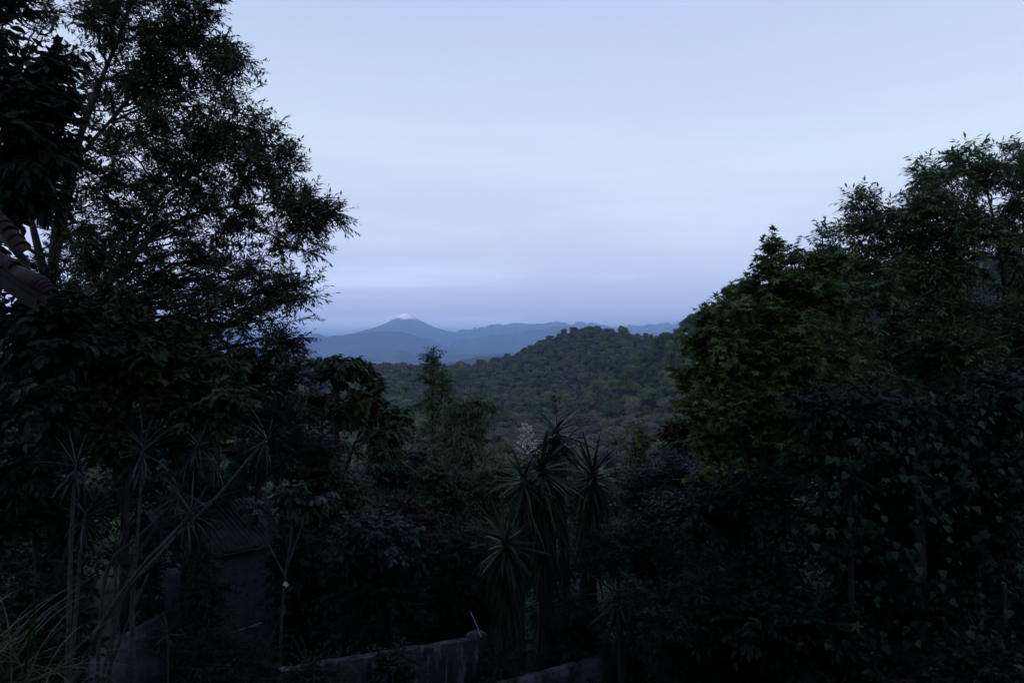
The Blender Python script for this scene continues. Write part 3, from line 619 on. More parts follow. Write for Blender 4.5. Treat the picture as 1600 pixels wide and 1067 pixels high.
M_rod = rough_mat('pale_rod', (0.25, 0.25, 0.27), (0.38, 0.38, 0.4), scale=20, bump=0.1)
rod('metal_rod', 'thin bent metal rod sticking up from the stained wall', 'rod', [P(752, 996, 10.65), P(744, 975, 10.66), P(735, 955, 10.68)], 0.009, M_rod)
rod('pale_pole', 'thin pale pole lying slantwise below the block shed', 'pole', [P(362, 988, 13.0), P(385, 981, 13.3), P(408, 973, 13.6)], 0.016, M_rod)

# ================================================================ yuccas, dragon trees, grass: strap leaves one by one
def strap(name, mat, w, bend, n=7, fold=0.25, seed=0, tipw=0.02):
    """strap leaf of length 1 along +X, drooping by `bend` (radians over its length), V-folded"""
    V, F = [], []; x = z = 0.0; a = 0.0
    for k in range(n + 1):
        t = k / n; hw = w * (0.55 + 0.45 * math.sin(math.pi * min(1, t * 1.7) * 0.5)) * (1 - t ** 3 * 0.98) / 2 + tipw * 0.02
        ux, uz = -math.sin(a), math.cos(a)
        V += [(x + fold * hw * -math.sin(a) * -1, hw, z + fold * hw), (x, 0, z), (x - fold * hw * math.sin(a), -hw, z + fold * hw)]
        a -= bend * (0.4 + 1.2 * t) / n; x += math.cos(a) / n; z += math.sin(a) / n
    for k in range(n):
        o = 3 * k; F += [(o, o + 1, o + 4, o + 3), (o + 1, o + 2, o + 5, o + 4)]
    return mesh_np(name, V, F, mat, True)
M_yucca = leaf_mat('yucca_leaf', [(0.0, (0.008, 0.016, 0.008)), (0.6, (0.015, 0.028, 0.012)), (1.0, (0.035, 0.056, 0.02))], obj_random=True, trans=0.15, rough=0.4)
M_dead = leaf_mat('dead_leaf', [(0.0, (0.02, 0.014, 0.010)), (0.6, (0.045, 0.033, 0.023)), (1.0, (0.10, 0.075, 0.052))], obj_random=True, trans=0.1, rough=0.8)
M_drag = leaf_mat('dragon_tree_leaf', [(0.0, (0.007, 0.013, 0.010)), (0.6, (0.013, 0.022, 0.017)), (1.0, (0.045, 0.06, 0.052))], obj_random=True, trans=0.12, rough=0.4, spec=0.2)
M_grass = leaf_mat('long_grass_blade', [(0.0, (0.012, 0.032, 0.010)), (0.6, (0.026, 0.062, 0.018)), (0.9, (0.055, 0.105, 0.026)), (1.0, (0.12, 0.13, 0.04))], obj_random=True, trans=0.2, rough=0.4)
Y_LEAF = [strap('yucca_leaf', M_yucca, 0.085, b_, seed=k) for k, b_ in enumerate((0.08, 0.35, 0.8, 1.3))]
Y_DEAD = [strap('dead_yucca_leaf', M_dead, 0.07, b_, fold=0.5) for b_ in (0.2, 0.7)]
D_LEAF = [strap('dragon_leaf', M_drag, 0.045, b_) for b_ in (0.2, 0.6, 1.1)]
G_LEAF = [strap('grass_blade', M_grass, 0.016, b_, n=10) for b_ in (0.9, 1.5, 2.1)]
def aim(d, roll=0.0):
    x = Vector(d).normalized(); up = Vector((0, 0, 1)) if abs(x.z) < 0.98 else Vector((0, 1, 0))
    z = (up - x * up.dot(x)).normalized(); y = z.cross(x)
    return Matrix((x, y, z)).transposed().to_4x4() @ Matrix.Rotation(roll, 4, 'X')
def rosette(parent, c, origin, n, ln, e0, e1, meshes, seed, name='leaf', tilt=Vector((0, 0, 1)), jitter=0.12):
    """n leaves round point c; elevation from e0 (youngest) to e1 (oldest)"""
    g = random.Random(seed); q = Vector((0, 0, 1)).rotation_difference(tilt)
    for k in range(n):
        t = (k + 0.5) / n; az = k * 2.39996 + g.uniform(-.2, .2); el = R(e0 + (e1 - e0) * t ** (0.42 if meshes is Y_LEAF else 0.6) + g.uniform(-15, 15))
        d = q @ Vector((math.cos(az) * math.cos(el), math.sin(az) * math.cos(el), math.sin(el)))
        me = meshes[min(len(meshes) - 1, int(t * len(meshes) + g.uniform(-.4, .4)) if len(meshes) > 1 else 0)] if True else None
        dead = meshes is Y_LEAF and t > 0.7 and g.random() < 0.45
        o = link('dead_leaf' if dead else name, Y_DEAD[g.randrange(2)] if dead else me, parent); s_ = ln * g.uniform(0.62, 1.15)
        p = Vector(c) - q @ Vector((0, 0, t * ln * 0.42)) - Vector(origin) + d * 0.03
        o.matrix_local = Matrix.Translation(p) @ aim(d, g.uniform(-.4, .4)) @ Matrix.Diagonal((s_, ln, ln, 1))
def yucca(label, head, base_dx, ln, n, seed, skirt=0, skirt_len=0.7, r=0.10, e=(82, -38)):
    hx = Vector(head); b = Vector((hx.x + base_dx, hx.y + 0.1, 0)); b.z = G(b.x, b.y)
    root = thing('yucca', label, 'yucca', b)
    p = spline([b - Vector((0, 0, 0.15)), b.lerp(hx, 0.45) + Vector((base_dx * 0.2, 0, 0)), hx], 8)
    tv, tf = tube_batch((p - np.array(b))[None], (np.linspace(r * 1.5, r * 0.7, len(p)) * (1 + 0.08 * rng.standard_normal(len(p))))[None], 10)
    link('trunk', mesh_np('trunk', tv, tf, M_bark, True), root)
    rosette(root, hx, b, n, ln, e[0], e[1], Y_LEAF, seed)
    g = random.Random(seed + 9)
    for k in range(skirt):
        t = (k + 0.5) / skirt; az = k * 2.39996; el = R(-58 - 28 * t + g.uniform(-6, 6)); c = Vector(p[int((len(p) - 1) * (1 - 0.42 * t))])
        d = Vector((math.cos(az) * math.cos(el), math.sin(az) * math.cos(el), math.sin(el)))
        fresh = g.random() < 0.35 and t < 0.6
        o = link('leaf' if fresh else 'dead_leaf', (Y_LEAF if fresh else Y_DEAD)[g.randrange(2)], root); s_ = skirt_len * g.uniform(0.7, 1.15)
        o.matrix_local = Matrix.Translation(c - b + Vector((d.x, d.y, 0)) * r) @ aim(d, g.uniform(-.5, .5)) @ Matrix.Diagonal((s_, 0.8, 0.8, 1))
    return root, b
YY = 12.0
y_back, yb_o = yucca('tall dark yucca with a bare brown flower stalk against the valley', P(868, 672, 13.6), 0.25, 1.0, 84, 1, skirt=24, skirt_len=0.8, e=(52, -35))
y_main, ym_o = yucca('largest yucca in the middle with a long drooping leaf skirt', P(846, 728, YY), 0.1, 0.92, 120, 2, skirt=90, skirt_len=1.15, r=0.12, e=(84, -70))
y_flow, yf_o = yucca('yucca with a white flower spike left of the largest yucca', P(818, 745, 11.5), -0.1, 0.72, 60, 3, skirt=26, skirt_len=0.8, e=(75, -50))
y_right, yr_o = yucca('yucca with a shaggy brown dead-leaf trunk right of the largest', P(926, 738, 12.8), -0.15, 0.80, 84, 4, skirt=120, skirt_len=1.0, r=0.13, e=(84, -40))
y_low, yl_o = yucca('low yucca with hanging leaves left of the group', P(790, 842, 10.8), 0.05, 0.72, 80, 5, skirt=50, skirt_len=0.95, r=0.09, e=(84, -55))
y_side, ys_o = yucca('small bluish spiky yucca at the foot of the right thicket', P(965, 925, 10.6), 0.1, 0.55, 60, 6, skirt=10, skirt_len=0.5, r=0.06, e=(80, -35))
M_stalk = rough_mat('flower_stalk', (0.06, 0.035, 0.03), (0.12, 0.07, 0.055), scale=30, bump=0.1)
M_petal = leaf_mat('yucca_petal', [(0.0, (0.50, 0.46, 0.36)), (1.0, (0.78, 0.74, 0.64))], trans=0.2)
M_dry = leaf_mat('dry_capsule', [(0.0, (0.05, 0.022, 0.02)), (1.0, (0.10, 0.05, 0.04))], trans=0.05)
def spike(root, o_, base_pt, top_pt, nb, blen, petals, mat, seed):
    g = np.random.default_rng(seed); a, b = np.array(base_pt), np.array(top_pt); o = np.array(o_)
    parts = [tube_batch((bez(a, (a + b) / 2 + [0.02, 0, 0], b, 8) - o)[None], np.linspace(0.016, 0.006, 8)[None], 6)]; pos = []
    br = []
    for k in range(nb):
        t = 0.35 + 0.65 * k / nb; s_ = a + (b - a) * t; az = k * 2.4; L_ = blen * (1.15 - t) * g.uniform(0.8, 1.2) + 0.03
        e = s_ + np.array([math.cos(az) * L_, math.sin(az) * L_, L_ * 0.45]); br.append(bez(s_, (s_ + e) / 2, e, 4) - o)
        for q in np.linspace(0.35, 1, petals): pos.append(s_ + (e - s_) * q)
    parts.append(tube_batch(np.array(br), np.tile(np.linspace(0.005, 0.002, 4), (nb, 1)), 3))
    v_, f_ = join(parts); st = link('flower_stalk', mesh_np('flower_stalk', v_, f_, M_stalk, True), root)
    pos = np.array(pos) - o; n_ = len(pos); pos = np.repeat(pos, 4, 0); m_ = len(pos)
    me = leaf_cloud('flowers', OVAL, pos, g.normal(0, 1, (m_, 3)) * [1, 1, 0.6] + [0, 0, -0.5], g.normal(0, 1, (m_, 3)) + [0, 0, .5], g.uniform(0.028, 0.05, m_), g.random(m_), mat)
    tag(link('flowers', me, st), kind='stuff')
spike(y_flow, yf_o, P(824, 738, 11.5), P(822, 662, 11.4), 34, 0.22, 4, M_petal, 1)
spike(y_back, yb_o, P(870, 668, 13.6), P(866, 618, 13.6), 16, 0.16, 2, M_dry, 2)

M_stem = rough_mat('ringed_stem', (0.022, 0.019, 0.017), (0.06, 0.053, 0.047), scale=22, bump=0.6)
# dragon trees: thin ringed stems topped with spiky heads
def dragon(label, stems, seed):
    b = Vector(stems[0][0][0]); b.z = G(b.x, b.y); root = thing('dragon_tree', label, 'dragon tree', b)
    for k, (pts_, r, ln, n) in enumerate(stems):
        p = spline([Vector(q) for q in pts_], 7); wob = 1 + 0.10 * np.sin(np.arange(len(p)) * 2.1) + 0.05 * rng.standard_normal(len(p))
        tv, tf = tube_batch((p - np.array(b))[None], (np.linspace(r * 1.0, r * 0.5, len(p)) * wob)[None], 8)
        st = link('stem', mesh_np('stem', tv, tf, M_stem, True), root)
        tip = Vector(p[-1]); tl = (Vector(p[-1]) - Vector(p[-4])).normalized()
        rosette(st, tip, b, n, ln, 82, -48, D_LEAF, seed + k, tilt=(tl + Vector((0, 0, 0.6))).normalized())
    return root
D = 8.6
dragon('tall upright dragon tree with the leftmost spiky head', [([P(104, 1110, D), P(108, 950, D), P(112, 820, D), P(118, 722, D)], 0.035, 0.50, 46), ([P(104, 1110, D), P(118, 960, D + .2), P(126, 860, D + .2), P(134, 800, D + .2)], 0.03, 0.46, 40)], 11)
dragon('straight upright dragon tree with a tall narrow spiky head', [([P(212, 1100, D + .3), P(206, 960, D + .3), P(216, 820, D + .3), P(224, 696, D + .3)], 0.036, 0.52, 56)], 21)
dragon('leaning pale-stemmed dragon tree reaching far to the right', [
    ([P(85, 1130, D - .2), P(170, 960, D - .1), P(255, 860, D), P(340, 775, D), P(388, 718, D), P(420, 681, D)], 0.032, 0.38, 34),
    ([P(85, 1130, D - .2), P(158, 975, D - .2), P(225, 880, D - .2), P(268, 838, D - .2), P(300, 795, D - .2)], 0.030, 0.46, 46)], 31)
dragon('forked dragon tree with two heads between the leaning stems', [
    ([P(150, 1100, D + .5), P(165, 900, D + .5), P(215, 840, D + .5), P(262, 795, D + .5), P(284, 765, D + .5)], 0.028, 0.44, 46),
    ([P(150, 1100, D + .5), P(200, 905, D + .6), P(250, 810, D + .6), P(282, 740, D + .6), P(312, 690, D + .6)], 0.026, 0.36, 40),
    ([P(150, 1100, D + .5), P(230, 900, D + .8), P(300, 800, D + .8), P(340, 722, D + .8)], 0.02, 0.32, 34)], 41)
dragon('short dragon tree head low between the stems', [([P(170, 1080, D + 1), P(178, 960, D + 1), P(182, 868, D + 1)], 0.026, 0.40, 40)], 51)
dragon('small young dragon tree in front of the pillar', [([P(262, 1120, 9.2), P(262, 1030, 9.2), P(262, 985, 9.2)], 0.018, 0.30, 36)], 61)

def grass(label, px, py, Y, n, ln, seed, spread=0.22, lean=(0.3, 0, 0)):
    g = random.Random(seed); c = P(px, py, Y); root = thing('grass_clump', label, 'grass', (c.x, c.y, c.z))
    for k in range(n):
        az = g.uniform(0, 6.283); el = R(g.uniform(48, 86)); d = Vector((math.cos(az) * math.cos(el) + lean[0] * 0.5, math.sin(az) * math.cos(el), math.sin(el)))
        o = link('blade', G_LEAF[g.randrange(3)], root); s_ = ln * g.uniform(0.6, 1.15)
        o.matrix_local = Matrix.Translation((g.gauss(0, spread), g.gauss(0, spread), 0)) @ aim(d, g.uniform(-.6, .6)) @ Matrix.Diagonal((s_, s_, s_, 1))
    return root
grass_bed = thing('raised_bed', 'raised planting bed below the left grass clump', 'planter', (-4.4, 3.6, 0))
o = link('retaining_wall', box_mesh('retaining_wall', -6.2, -2.9, 2.5, 4.6, -0.3, 4.1, M_plaster), grass_bed); o.location = -grass_bed.location
o = link('soil', box_mesh('soil', -6.1, -3.0, 2.6, 4.5, 4.0, 4.16, M_soil), grass_bed); o.location = -grass_bed.location
grass('tall arching green grass clump at the left edge', -70, 1145, 4.2, 190, 1.05, 3, lean=(0.05, 0, 0), spread=0.18)
grass('paler grass tuft low in the bottom left corner', -75, 1290, 3.4, 110, 0.9, 5, spread=0.12, lean=(0.1, 0, 0))

# ================================================================ trees and shrubs round the garden
def gp(px, Y, dx=0.0):
    x = (px - 800) / FPX * Y + dx; return Vector((x, Y, G(x, Y) - 0.15))
L_fresh = leaf_mat('leaf_fresh_green', [(0.0, (0.03, 0.058, 0.025)), (0.5, (0.06, 0.108, 0.042)), (1.0, (0.105, 0.16, 0.06))])
# --- tall tree on the left, layered sprays of narrow leaves
Y = 14.0
cl = crown_fill([(110, -60), (350, -60), (340, 10), (396, 85), (385, 120), (438, 168), (455, 215), (490, 268), (525, 325), (540, 362), (505, 388), (525, 440), (512, 475), (470, 505), (470, 560), (300, 610), (120, 610), (50, 480), (85, 350), (110, 260), (150, 165), (120, 60)], Y, 165, 34, 52, 31, inset=19, dy=1.3, holes=((158, 200, 36, 0.15), (120, 345, 36, 0.4), (425, 402, 22, 0.2), (300, 340, 30, 0.6)))
for (px, py, rx, ry, n) in ((500, 352, 22, 12, 40), (478, 338, 30, 16, 50), (488, 440, 18, 11, 30), (470, 450, 26, 14, 36), (410, 205, 22, 16, 34), (365, 95, 20, 18, 34), (95, 20, 40, 22, 32), (60, 30, 26, 14, 16), (150, 30, 30, 22, 34), (130, 150, 34, 20, 36), (105, 95, 36, 20, 26), (20, 300, 70, 50, 130), (-60, 200, 80, 80, 160), (-40, 60, 60, 50, 90), (60, 420, 60, 40, 110), (150, 300, 44, 16, 34)):
    cl.append(clump(px, py, Y + float(rng.uniform(-1.1, 1.1)), rx, ry, n, rz=max(rx, ry) * Y / FPX * 1.1))
plant('tall_tree', 'tall airy tree with layered leafy sprays filling the upper left', 'tree',
      [([gp(60, Y), P(62, 760, Y), P(70, 520, Y), P(95, 330, Y), P(128, 205, Y), P(160, 120, Y), P(196, 30, Y), P(215, -60, Y)], 0.15, 0.012),
       ([P(75, 480, Y), P(100, 350, Y), P(125, 250, Y), P(180, 180, Y), P(235, 110, Y), P(300, 30, Y)], 0.06, 0.015),
       ([P(66, 640, Y - .2), P(150, 470, Y - .4), P(190, 400, Y - .4), P(240, 322, Y - .4), P(300, 270, Y - .3)], 0.09, 0.02),
       ([P(140, 480, Y - .4), P(230, 380, Y + .2), P(330, 330, Y + .3), P(440, 315, Y + .4)], 0.05, 0.015),
       ([P(80, 470, Y), P(40, 300, Y + .5), P(20, 130, Y + .6)], 0.09, 0.03)],
      cl, LANCE, L_green, size=0.125, nleaf=13, twig=0.42, upbias=0.15, droop=0.22, flat=0.75, seed=101, dense=0.70)
# --- darker broad-leaved tree on the far left, nearer
Y = 9.5
cl = [clump(px, py, Y + float(rng.uniform(-.7, .7)), rx, ry, n) for (px, py, rx, ry, n) in ((20, 130, 62, 46, 90), (85, 110, 44, 34, 50), (50, 200, 76, 56, 120), (20, 290, 72, 60, 110), (90, 270, 44, 40, 50), (8, 25, 34, 34, 40), (-40, 100, 60, 80, 80), (30, 480, 80, 50, 110), (-30, 380, 60, 60, 80), (110, 520, 70, 46, 100), (40, 570, 90, 56, 130), (60, 650, 80, 46, 90), (40, 720, 80, 46, 80))]
plant('broadleaf_tree', 'dark broad-leaved tree in the upper left corner by the roof', 'tree', [([gp(-40, Y), P(-40, 760, Y), P(-20, 480, Y), P(0, 300, Y), P(25, 160, Y)], 0.16, 0.04)],
      cl, OVAL, L_deep, size=0.17, nleaf=9, twig=0.42, droop=0.45, seed=102)
# --- understorey on the left
Y = 12.0
cl = [clump(px, py, Y + float(rng.uniform(-.8, .8)), rx, ry, n) for (px, py, rx, ry, n) in ((150, 505, 60, 36, 70), (220, 540, 80, 40, 120), (310, 560, 80, 38, 120), (120, 580, 90, 46, 140), (230, 610, 90, 44, 140), (340, 625, 80, 40, 120), (60, 640, 80, 46, 100), (160, 680, 90, 40, 110), (280, 690, 80, 36, 80))]
plant('understorey_tree', 'leafy tree with yellowish leaf tips under the tall left tree', 'tree', [([gp(200, Y), P(195, 820, Y), P(200, 650, Y), P(220, 540, Y)], 0.10, 0.03)], cl, OVAL, L_olive, size=0.17, nleaf=8, twig=0.4, droop=0.3, seed=103)
Y = 15.5
cl = [clump(px, py, Y + float(rng.uniform(-.9, .9)), rx, ry, n) for (px, py, rx, ry, n) in ((440, 535, 48, 24, 90), (400, 580, 70, 36, 150), (465, 590, 50, 34, 110), (350, 640, 80, 40, 140), (440, 650, 70, 40, 140), (300, 560, 60, 34, 90), (400, 705, 80, 36, 110), (490, 700, 60, 34, 100))]
plant('small_leaved_tree', 'small-leaved dark tree at the lower right of the tall left tree', 'tree', [([gp(400, Y), P(402, 850, Y), P(405, 700, Y), P(420, 560, Y)], 0.10, 0.025)], cl, LANCE, L_deep, size=0.13, nleaf=11, twig=0.4, seed=104)
# --- large-leaved tree with drooping hands, left of the volcano view
Y = 17.0
cl = [clump(px, py, Y + float(rng.uniform(-.6, .6)), rx, ry, n) for (px, py, rx, ry, n) in ((508, 562, 26, 12, 24), (552, 568, 30, 14, 34), (575, 582, 20, 14, 18), (520, 590, 40, 20, 44), (570, 612, 34, 22, 44), (600, 640, 40, 24, 50), (540, 650, 50, 30, 70), (480, 640, 40, 26, 40), (640, 655, 30, 24, 36), (600, 690, 50, 30, 60))]
plant('large_leaved_tree', 'tree with large drooping leaf hands below the distant ridge', 'tree', [([gp(540, Y), P(535, 800, Y), P(525, 640, Y), P(540, 580, Y)], 0.08, 0.03), ([P(533, 760, Y), P(560, 680, Y), P(600, 640, Y)], 0.05, 0.02)], cl, OVAL, L_green, size=0.22, nleaf=9, twig=0.26, droop=0.75, upbias=0.35, seed=105)
# --- slender spire tree and feathery bamboo
Y = 30.0
cl = [clump(px, py, Y + float(rng.uniform(-.4, .4)), rx, ry, n) for (px, py, rx, ry, n) in ((677, 545, 6, 10, 26), (675, 560, 10, 12, 50), (678, 578, 13, 14, 80), (674, 600, 16, 16, 110), (690, 600, 10, 18, 50), (672, 625, 20, 18, 130), (690, 630, 14, 18, 80), (670, 655, 24, 20, 140), (680, 690, 30, 24, 160), (695, 585, 7, 12, 60), (698, 600, 9, 14, 70), (660, 590, 6, 12, 30), (655, 625, 8, 16, 40), (702, 630, 8, 14, 50))]
plant('spire_tree', 'slender pointed tree rising in front of the distant mountains', 'tree', [([gp(678, Y), P(678, 720, Y), P(676, 620, Y), P(677, 540, Y)], 0.12, 0.015), ([P(678, 680, Y), P(690, 620, Y), P(697, 578, Y)], 0.05, 0.012)], cl, LANCE, L_fresh, size=0.19, nleaf=9, twig=0.55, upbias=0.35, spread=0.7, droop=0.5, seed=106, dense=0.42)
Y = 24.0
cl = [clump(px, py, Y + float(rng.uniform(-1, 1)), rx, ry, n) for (px, py, rx, ry, n) in ((728, 630, 22, 9, 50), (752, 626, 18, 7, 34), (772, 634, 14, 6, 20), (788, 648, 7, 7, 10), (716, 648, 30, 13, 80), (748, 655, 30, 12, 80), (700, 672, 26, 14, 70), (736, 684, 36, 15, 100), (768, 688, 18, 10, 36), (704, 712, 36, 16, 90), (752, 714, 34, 14, 80), (788, 706, 12, 8, 16), (720, 745, 50, 20, 130), (688, 690, 18, 14, 36), (776, 738, 22, 14, 40))]
plant('bamboo', 'feathery arching bamboo clump at the valley edge', 'bamboo', [([gp(705 + 10 * k, Y), P(705 + 10 * k, 800, Y), P(715 + 8 * k, 700, Y), P(702 + 18 * k, 630 + 5 * abs(k - 2), Y)], 0.05, 0.012) for k in range(5)], cl, SLIM, L_fresh, size=0.24, nleaf=9, twig=0.6, droop=0.6, seed=107, dense=0.7)
# --- right side: star-leaved tree
Y = 11.0
cl = []
for (px, py, rx, ry, n) in ((1206, 374, 4, 8, 5), (1206, 384, 5, 9, 7), (1204, 396, 9, 9, 8), (1202, 410, 13, 10, 14), (1200, 428, 19, 12, 26), (1186, 448, 24, 16, 44), (1222, 442, 22, 18, 44), (1238, 410, 12, 16, 16), (1240, 392, 6, 9, 5), (1100, 484, 5, 9, 4), (1102, 500, 9, 10, 9), (1104, 518, 14, 12, 18), (1080, 530, 10, 12, 10), (1142, 455, 7, 9, 5), (1165, 452, 10, 10, 8), (1272, 432, 26, 24, 44), (1065, 580, 10, 14, 10), (1145, 468, 24, 16, 44), (1170, 490, 36, 24, 90), (1130, 520, 30, 22, 70), (1215, 500, 44, 30, 120), (1160, 545, 50, 28, 120), (1095, 545, 22, 18, 44),
                            (1110, 585, 40, 24, 90), (1185, 595, 56, 32, 140), (1245, 560, 44, 34, 110), (1080, 600, 16, 20, 26), (1120, 635, 44, 26, 90), (1190, 655, 60, 32, 130), (1120, 690, 50, 28, 90), (1200, 715, 60, 34, 110), (1260, 640, 50, 40, 100), (1265, 480, 34, 30, 80), (1290, 420, 34, 30, 80), (1310, 480, 40, 40, 80), (1310, 560, 40, 40, 80), (1070, 640, 22, 20, 34), (1150, 760, 70, 40, 120)):
    cl.append(clump(px, py, Y + float(rng.uniform(-.6, .6)), rx, ry, n))
cl += crown_fill([(1062, 640), (1066, 570), (1085, 520), (1110, 500), (1135, 465), (1165, 450), (1190, 425), (1230, 410), (1275, 400), (1310, 440), (1320, 740), (1090, 760), (1064, 700)], Y, 46, 30, 34, 33, inset=16, dy=0.8)
plant('star_leaved_tree', 'bright green tree with star-shaped leaves and pointed tips at the right', 'tree', [([gp(1190, Y), P(1192, 850, Y), P(1198, 640, Y), P(1202, 480, Y), P(1205, 392, Y)], 0.11, 0.006), ([P(1192, 800, Y), P(1140, 640, Y - .3), P(1105, 530, Y - .3), P(1101, 490, Y - .3)], 0.05, 0.005)],
      cl, STAR, L_lime, size=0.155, nleaf=6, twig=0.23, droop=0.55, upbias=0.45, seed=108, dense=1.05)
# --- right side: wide tree behind
Y = 15.5
cl = crown_fill([(1200, 660), (1255, 450), (1262, 375), (1325, 335), (1330, 305), (1415, 292), (1418, 250), (1480, 232), (1600, 212), (1720, 215), (1720, 680), (1200, 680)], Y, 185, 36, 54, 32, inset=20, dy=1.4, holes=((1560, 395, 34, 0.15), (1480, 425, 40, 0.35), (1545, 440, 36, 0.2), (1400, 430, 40, 0.6), (1430, 300, 18, 0.2)))
for (px, py, rx, ry, n) in ((1440, 268, 24, 15, 40), (1500, 248, 30, 14, 50), (1345, 318, 22, 12, 30), (1285, 372, 20, 14, 30)):
    cl.append(clump(px, py, Y + float(rng.uniform(-1.2, 1.2)), rx, ry, n, rz=max(rx, ry) * Y / FPX * 1.1))
plant('spreading_tree', 'large spreading tree with an airy crown filling the right skyline', 'tree',
      [([gp(1560, Y), P(1555, 800, Y), P(1540, 620, Y), P(1500, 520, Y), P(1440, 450, Y), P(1390, 390, Y)], 0.13, 0.02), ([P(1545, 650, Y), P(1570, 500, Y), P(1560, 380, Y), P(1540, 290, Y)], 0.08, 0.015),
       ([P(1550, 720, Y), P(1450, 600, Y), P(1380, 560, Y), P(1310, 500, Y)], 0.08, 0.02), ([P(1440, 450, Y), P(1500, 410, Y + .4), P(1600, 398, Y + .5)], 0.04, 0.015), ([P(1560, 600, Y), P(1640, 450, Y), P(1650, 300, Y)], 0.09, 0.02)],
      cl, LANCE, L_fresh, size=0.145, nleaf=12, twig=0.42, droop=0.35, upbias=0.05, flat=0.8, seed=109, dense=0.70)
# --- vine-covered thicket, lower right: big heart leaves one by one in front
Y = 8.8
cl = [clump(px, py, Y + float(rng.uniform(-.2, .7)), rx, ry, n) for (px, py, rx, ry, n) in ((1330, 650, 80, 46, 150), (1440, 640, 80, 50, 150), (1550, 630, 90, 50, 160), (1300, 740, 70, 56, 120), (1400, 740, 80, 56, 150), (1510, 740, 80, 56, 150), (1600, 740, 70, 60, 130), (1340, 850, 70, 60, 100), (1450, 850, 80, 60, 130), (1560, 850, 80, 60, 130), (1480, 960, 90, 60, 120), (1590, 960, 70, 60, 110), (1370, 960, 70, 56, 80), (1300, 640, 70, 50, 120), (1600, 600, 70, 50, 120), (1420, 800, 90, 60, 140), (1540, 800, 90, 60, 140), (1290, 830, 60, 60, 100))]
vine = plant('vine_thicket', 'dark vine-covered thicket with heart-shaped leaves at the lower right', 'vine', [([gp(1440, Y), P(1440, 900, Y), P(1430, 720, Y)], 0.08, 0.03), ([gp(1560, Y), P(1565, 900, Y), P(1560, 700, Y)], 0.07, 0.03), ([gp(1330, Y), P(1330, 900, Y), P(1325, 700, Y)], 0.05, 0.02)],
             cl, OVAL, L_deep, size=0.10, nleaf=10, twig=0.34, droop=0.4, seed=110)
M_heart = leaf_mat('vine_leaf', [(0.0, (0.007, 0.015, 0.010)), (0.6, (0.012, 0.025, 0.015)), (1.0, (0.03, 0.052, 0.027))], obj_random=True)
M_star1 = leaf_mat('star_vine_leaf', [(0.0, (0.018, 0.034, 0.016)), (1.0, (0.04, 0.06, 0.022))], obj_random=True)
HEARTM = mesh_np('vine_leaf', HEART[0], HEART[1], M_heart, True); STARM = mesh_np('star_leaf', STAR[0], STAR[1], M_star1)
g_ = random.Random(4)
for k in range(290):
    t = g_.random(); px = g_.choice((1290, 1330, 1385, 1425, 1455, 1490, 1530, 1580)) + g_.gauss(0, 22); py = 610 + 400 * g_.random() ** 1.25; yy = Y - 0.75 + g_.uniform(-0.2, 0.35)
    p = P(px, py, yy); d = Vector((g_.gauss(0, .45), -0.55 + g_.gauss(0, .25), -0.8)); star = g_.random() < 0.08
    o = link('leaf', STARM if star else HEARTM, vine); s_ = (0.15 if star else 0.085) * g_.uniform(0.45, 1.45)
    x = d.normalized(); nn_ = Vector((g_.gauss(0, .3), -0.8, 0.6)); z = (nn_ - x * nn_.dot(x)).normalized(); y = z.cross(x)
    o.matrix_local = Matrix.Translation(p - vine.location) @ Matrix((x, y, z)).transposed().to_4x4() @ Matrix.Diagonal((s_, s_, s_, 1))
# --- shrubs, back to front
B = bush
B('shrub', 'rust-tinged shrub with reddish leaves beside the star-leaved tree', 'shrub', 1062, 690, 16, 42, 30, OVAL, L_rust, 0.15, 130, 201, nleaf=8)
B('shrub', 'small light green shrub left of the rust-tinged shrub', 'shrub', 995, 690, 20, 22, 34, LANCE, L_lime, 0.14, 110, 202, nleaf=9)
B('shrub', 'blue-green shrub under the rust-tinged shrub', 'shrub', 1040, 760, 13.5, 80, 50, LANCE, L_teal, 0.12, 330, 203)
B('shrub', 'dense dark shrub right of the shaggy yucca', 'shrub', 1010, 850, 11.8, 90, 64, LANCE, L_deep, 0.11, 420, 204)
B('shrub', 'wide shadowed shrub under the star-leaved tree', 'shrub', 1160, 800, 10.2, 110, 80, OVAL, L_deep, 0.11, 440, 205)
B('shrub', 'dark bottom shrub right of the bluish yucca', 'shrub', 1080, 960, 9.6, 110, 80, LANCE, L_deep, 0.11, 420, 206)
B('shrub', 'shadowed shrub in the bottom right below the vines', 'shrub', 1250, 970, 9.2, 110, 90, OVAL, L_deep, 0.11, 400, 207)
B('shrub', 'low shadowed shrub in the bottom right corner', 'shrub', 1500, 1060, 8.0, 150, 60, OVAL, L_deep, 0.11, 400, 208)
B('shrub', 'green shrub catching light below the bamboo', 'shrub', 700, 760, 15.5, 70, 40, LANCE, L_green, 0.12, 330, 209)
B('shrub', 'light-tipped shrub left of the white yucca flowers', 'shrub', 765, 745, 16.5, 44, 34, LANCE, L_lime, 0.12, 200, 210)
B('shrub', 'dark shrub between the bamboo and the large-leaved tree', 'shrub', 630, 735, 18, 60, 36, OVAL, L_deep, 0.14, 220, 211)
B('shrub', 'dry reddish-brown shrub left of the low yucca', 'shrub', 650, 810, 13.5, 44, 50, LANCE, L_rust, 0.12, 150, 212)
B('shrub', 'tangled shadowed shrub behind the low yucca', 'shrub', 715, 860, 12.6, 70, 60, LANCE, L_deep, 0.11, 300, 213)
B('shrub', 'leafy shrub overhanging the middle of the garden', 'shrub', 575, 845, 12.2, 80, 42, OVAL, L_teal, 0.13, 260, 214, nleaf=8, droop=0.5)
B('shrub', 'olive shrub behind the forked sapling', 'shrub', 520, 755, 15, 80, 46, OVAL, L_olive, 0.14, 260, 215)
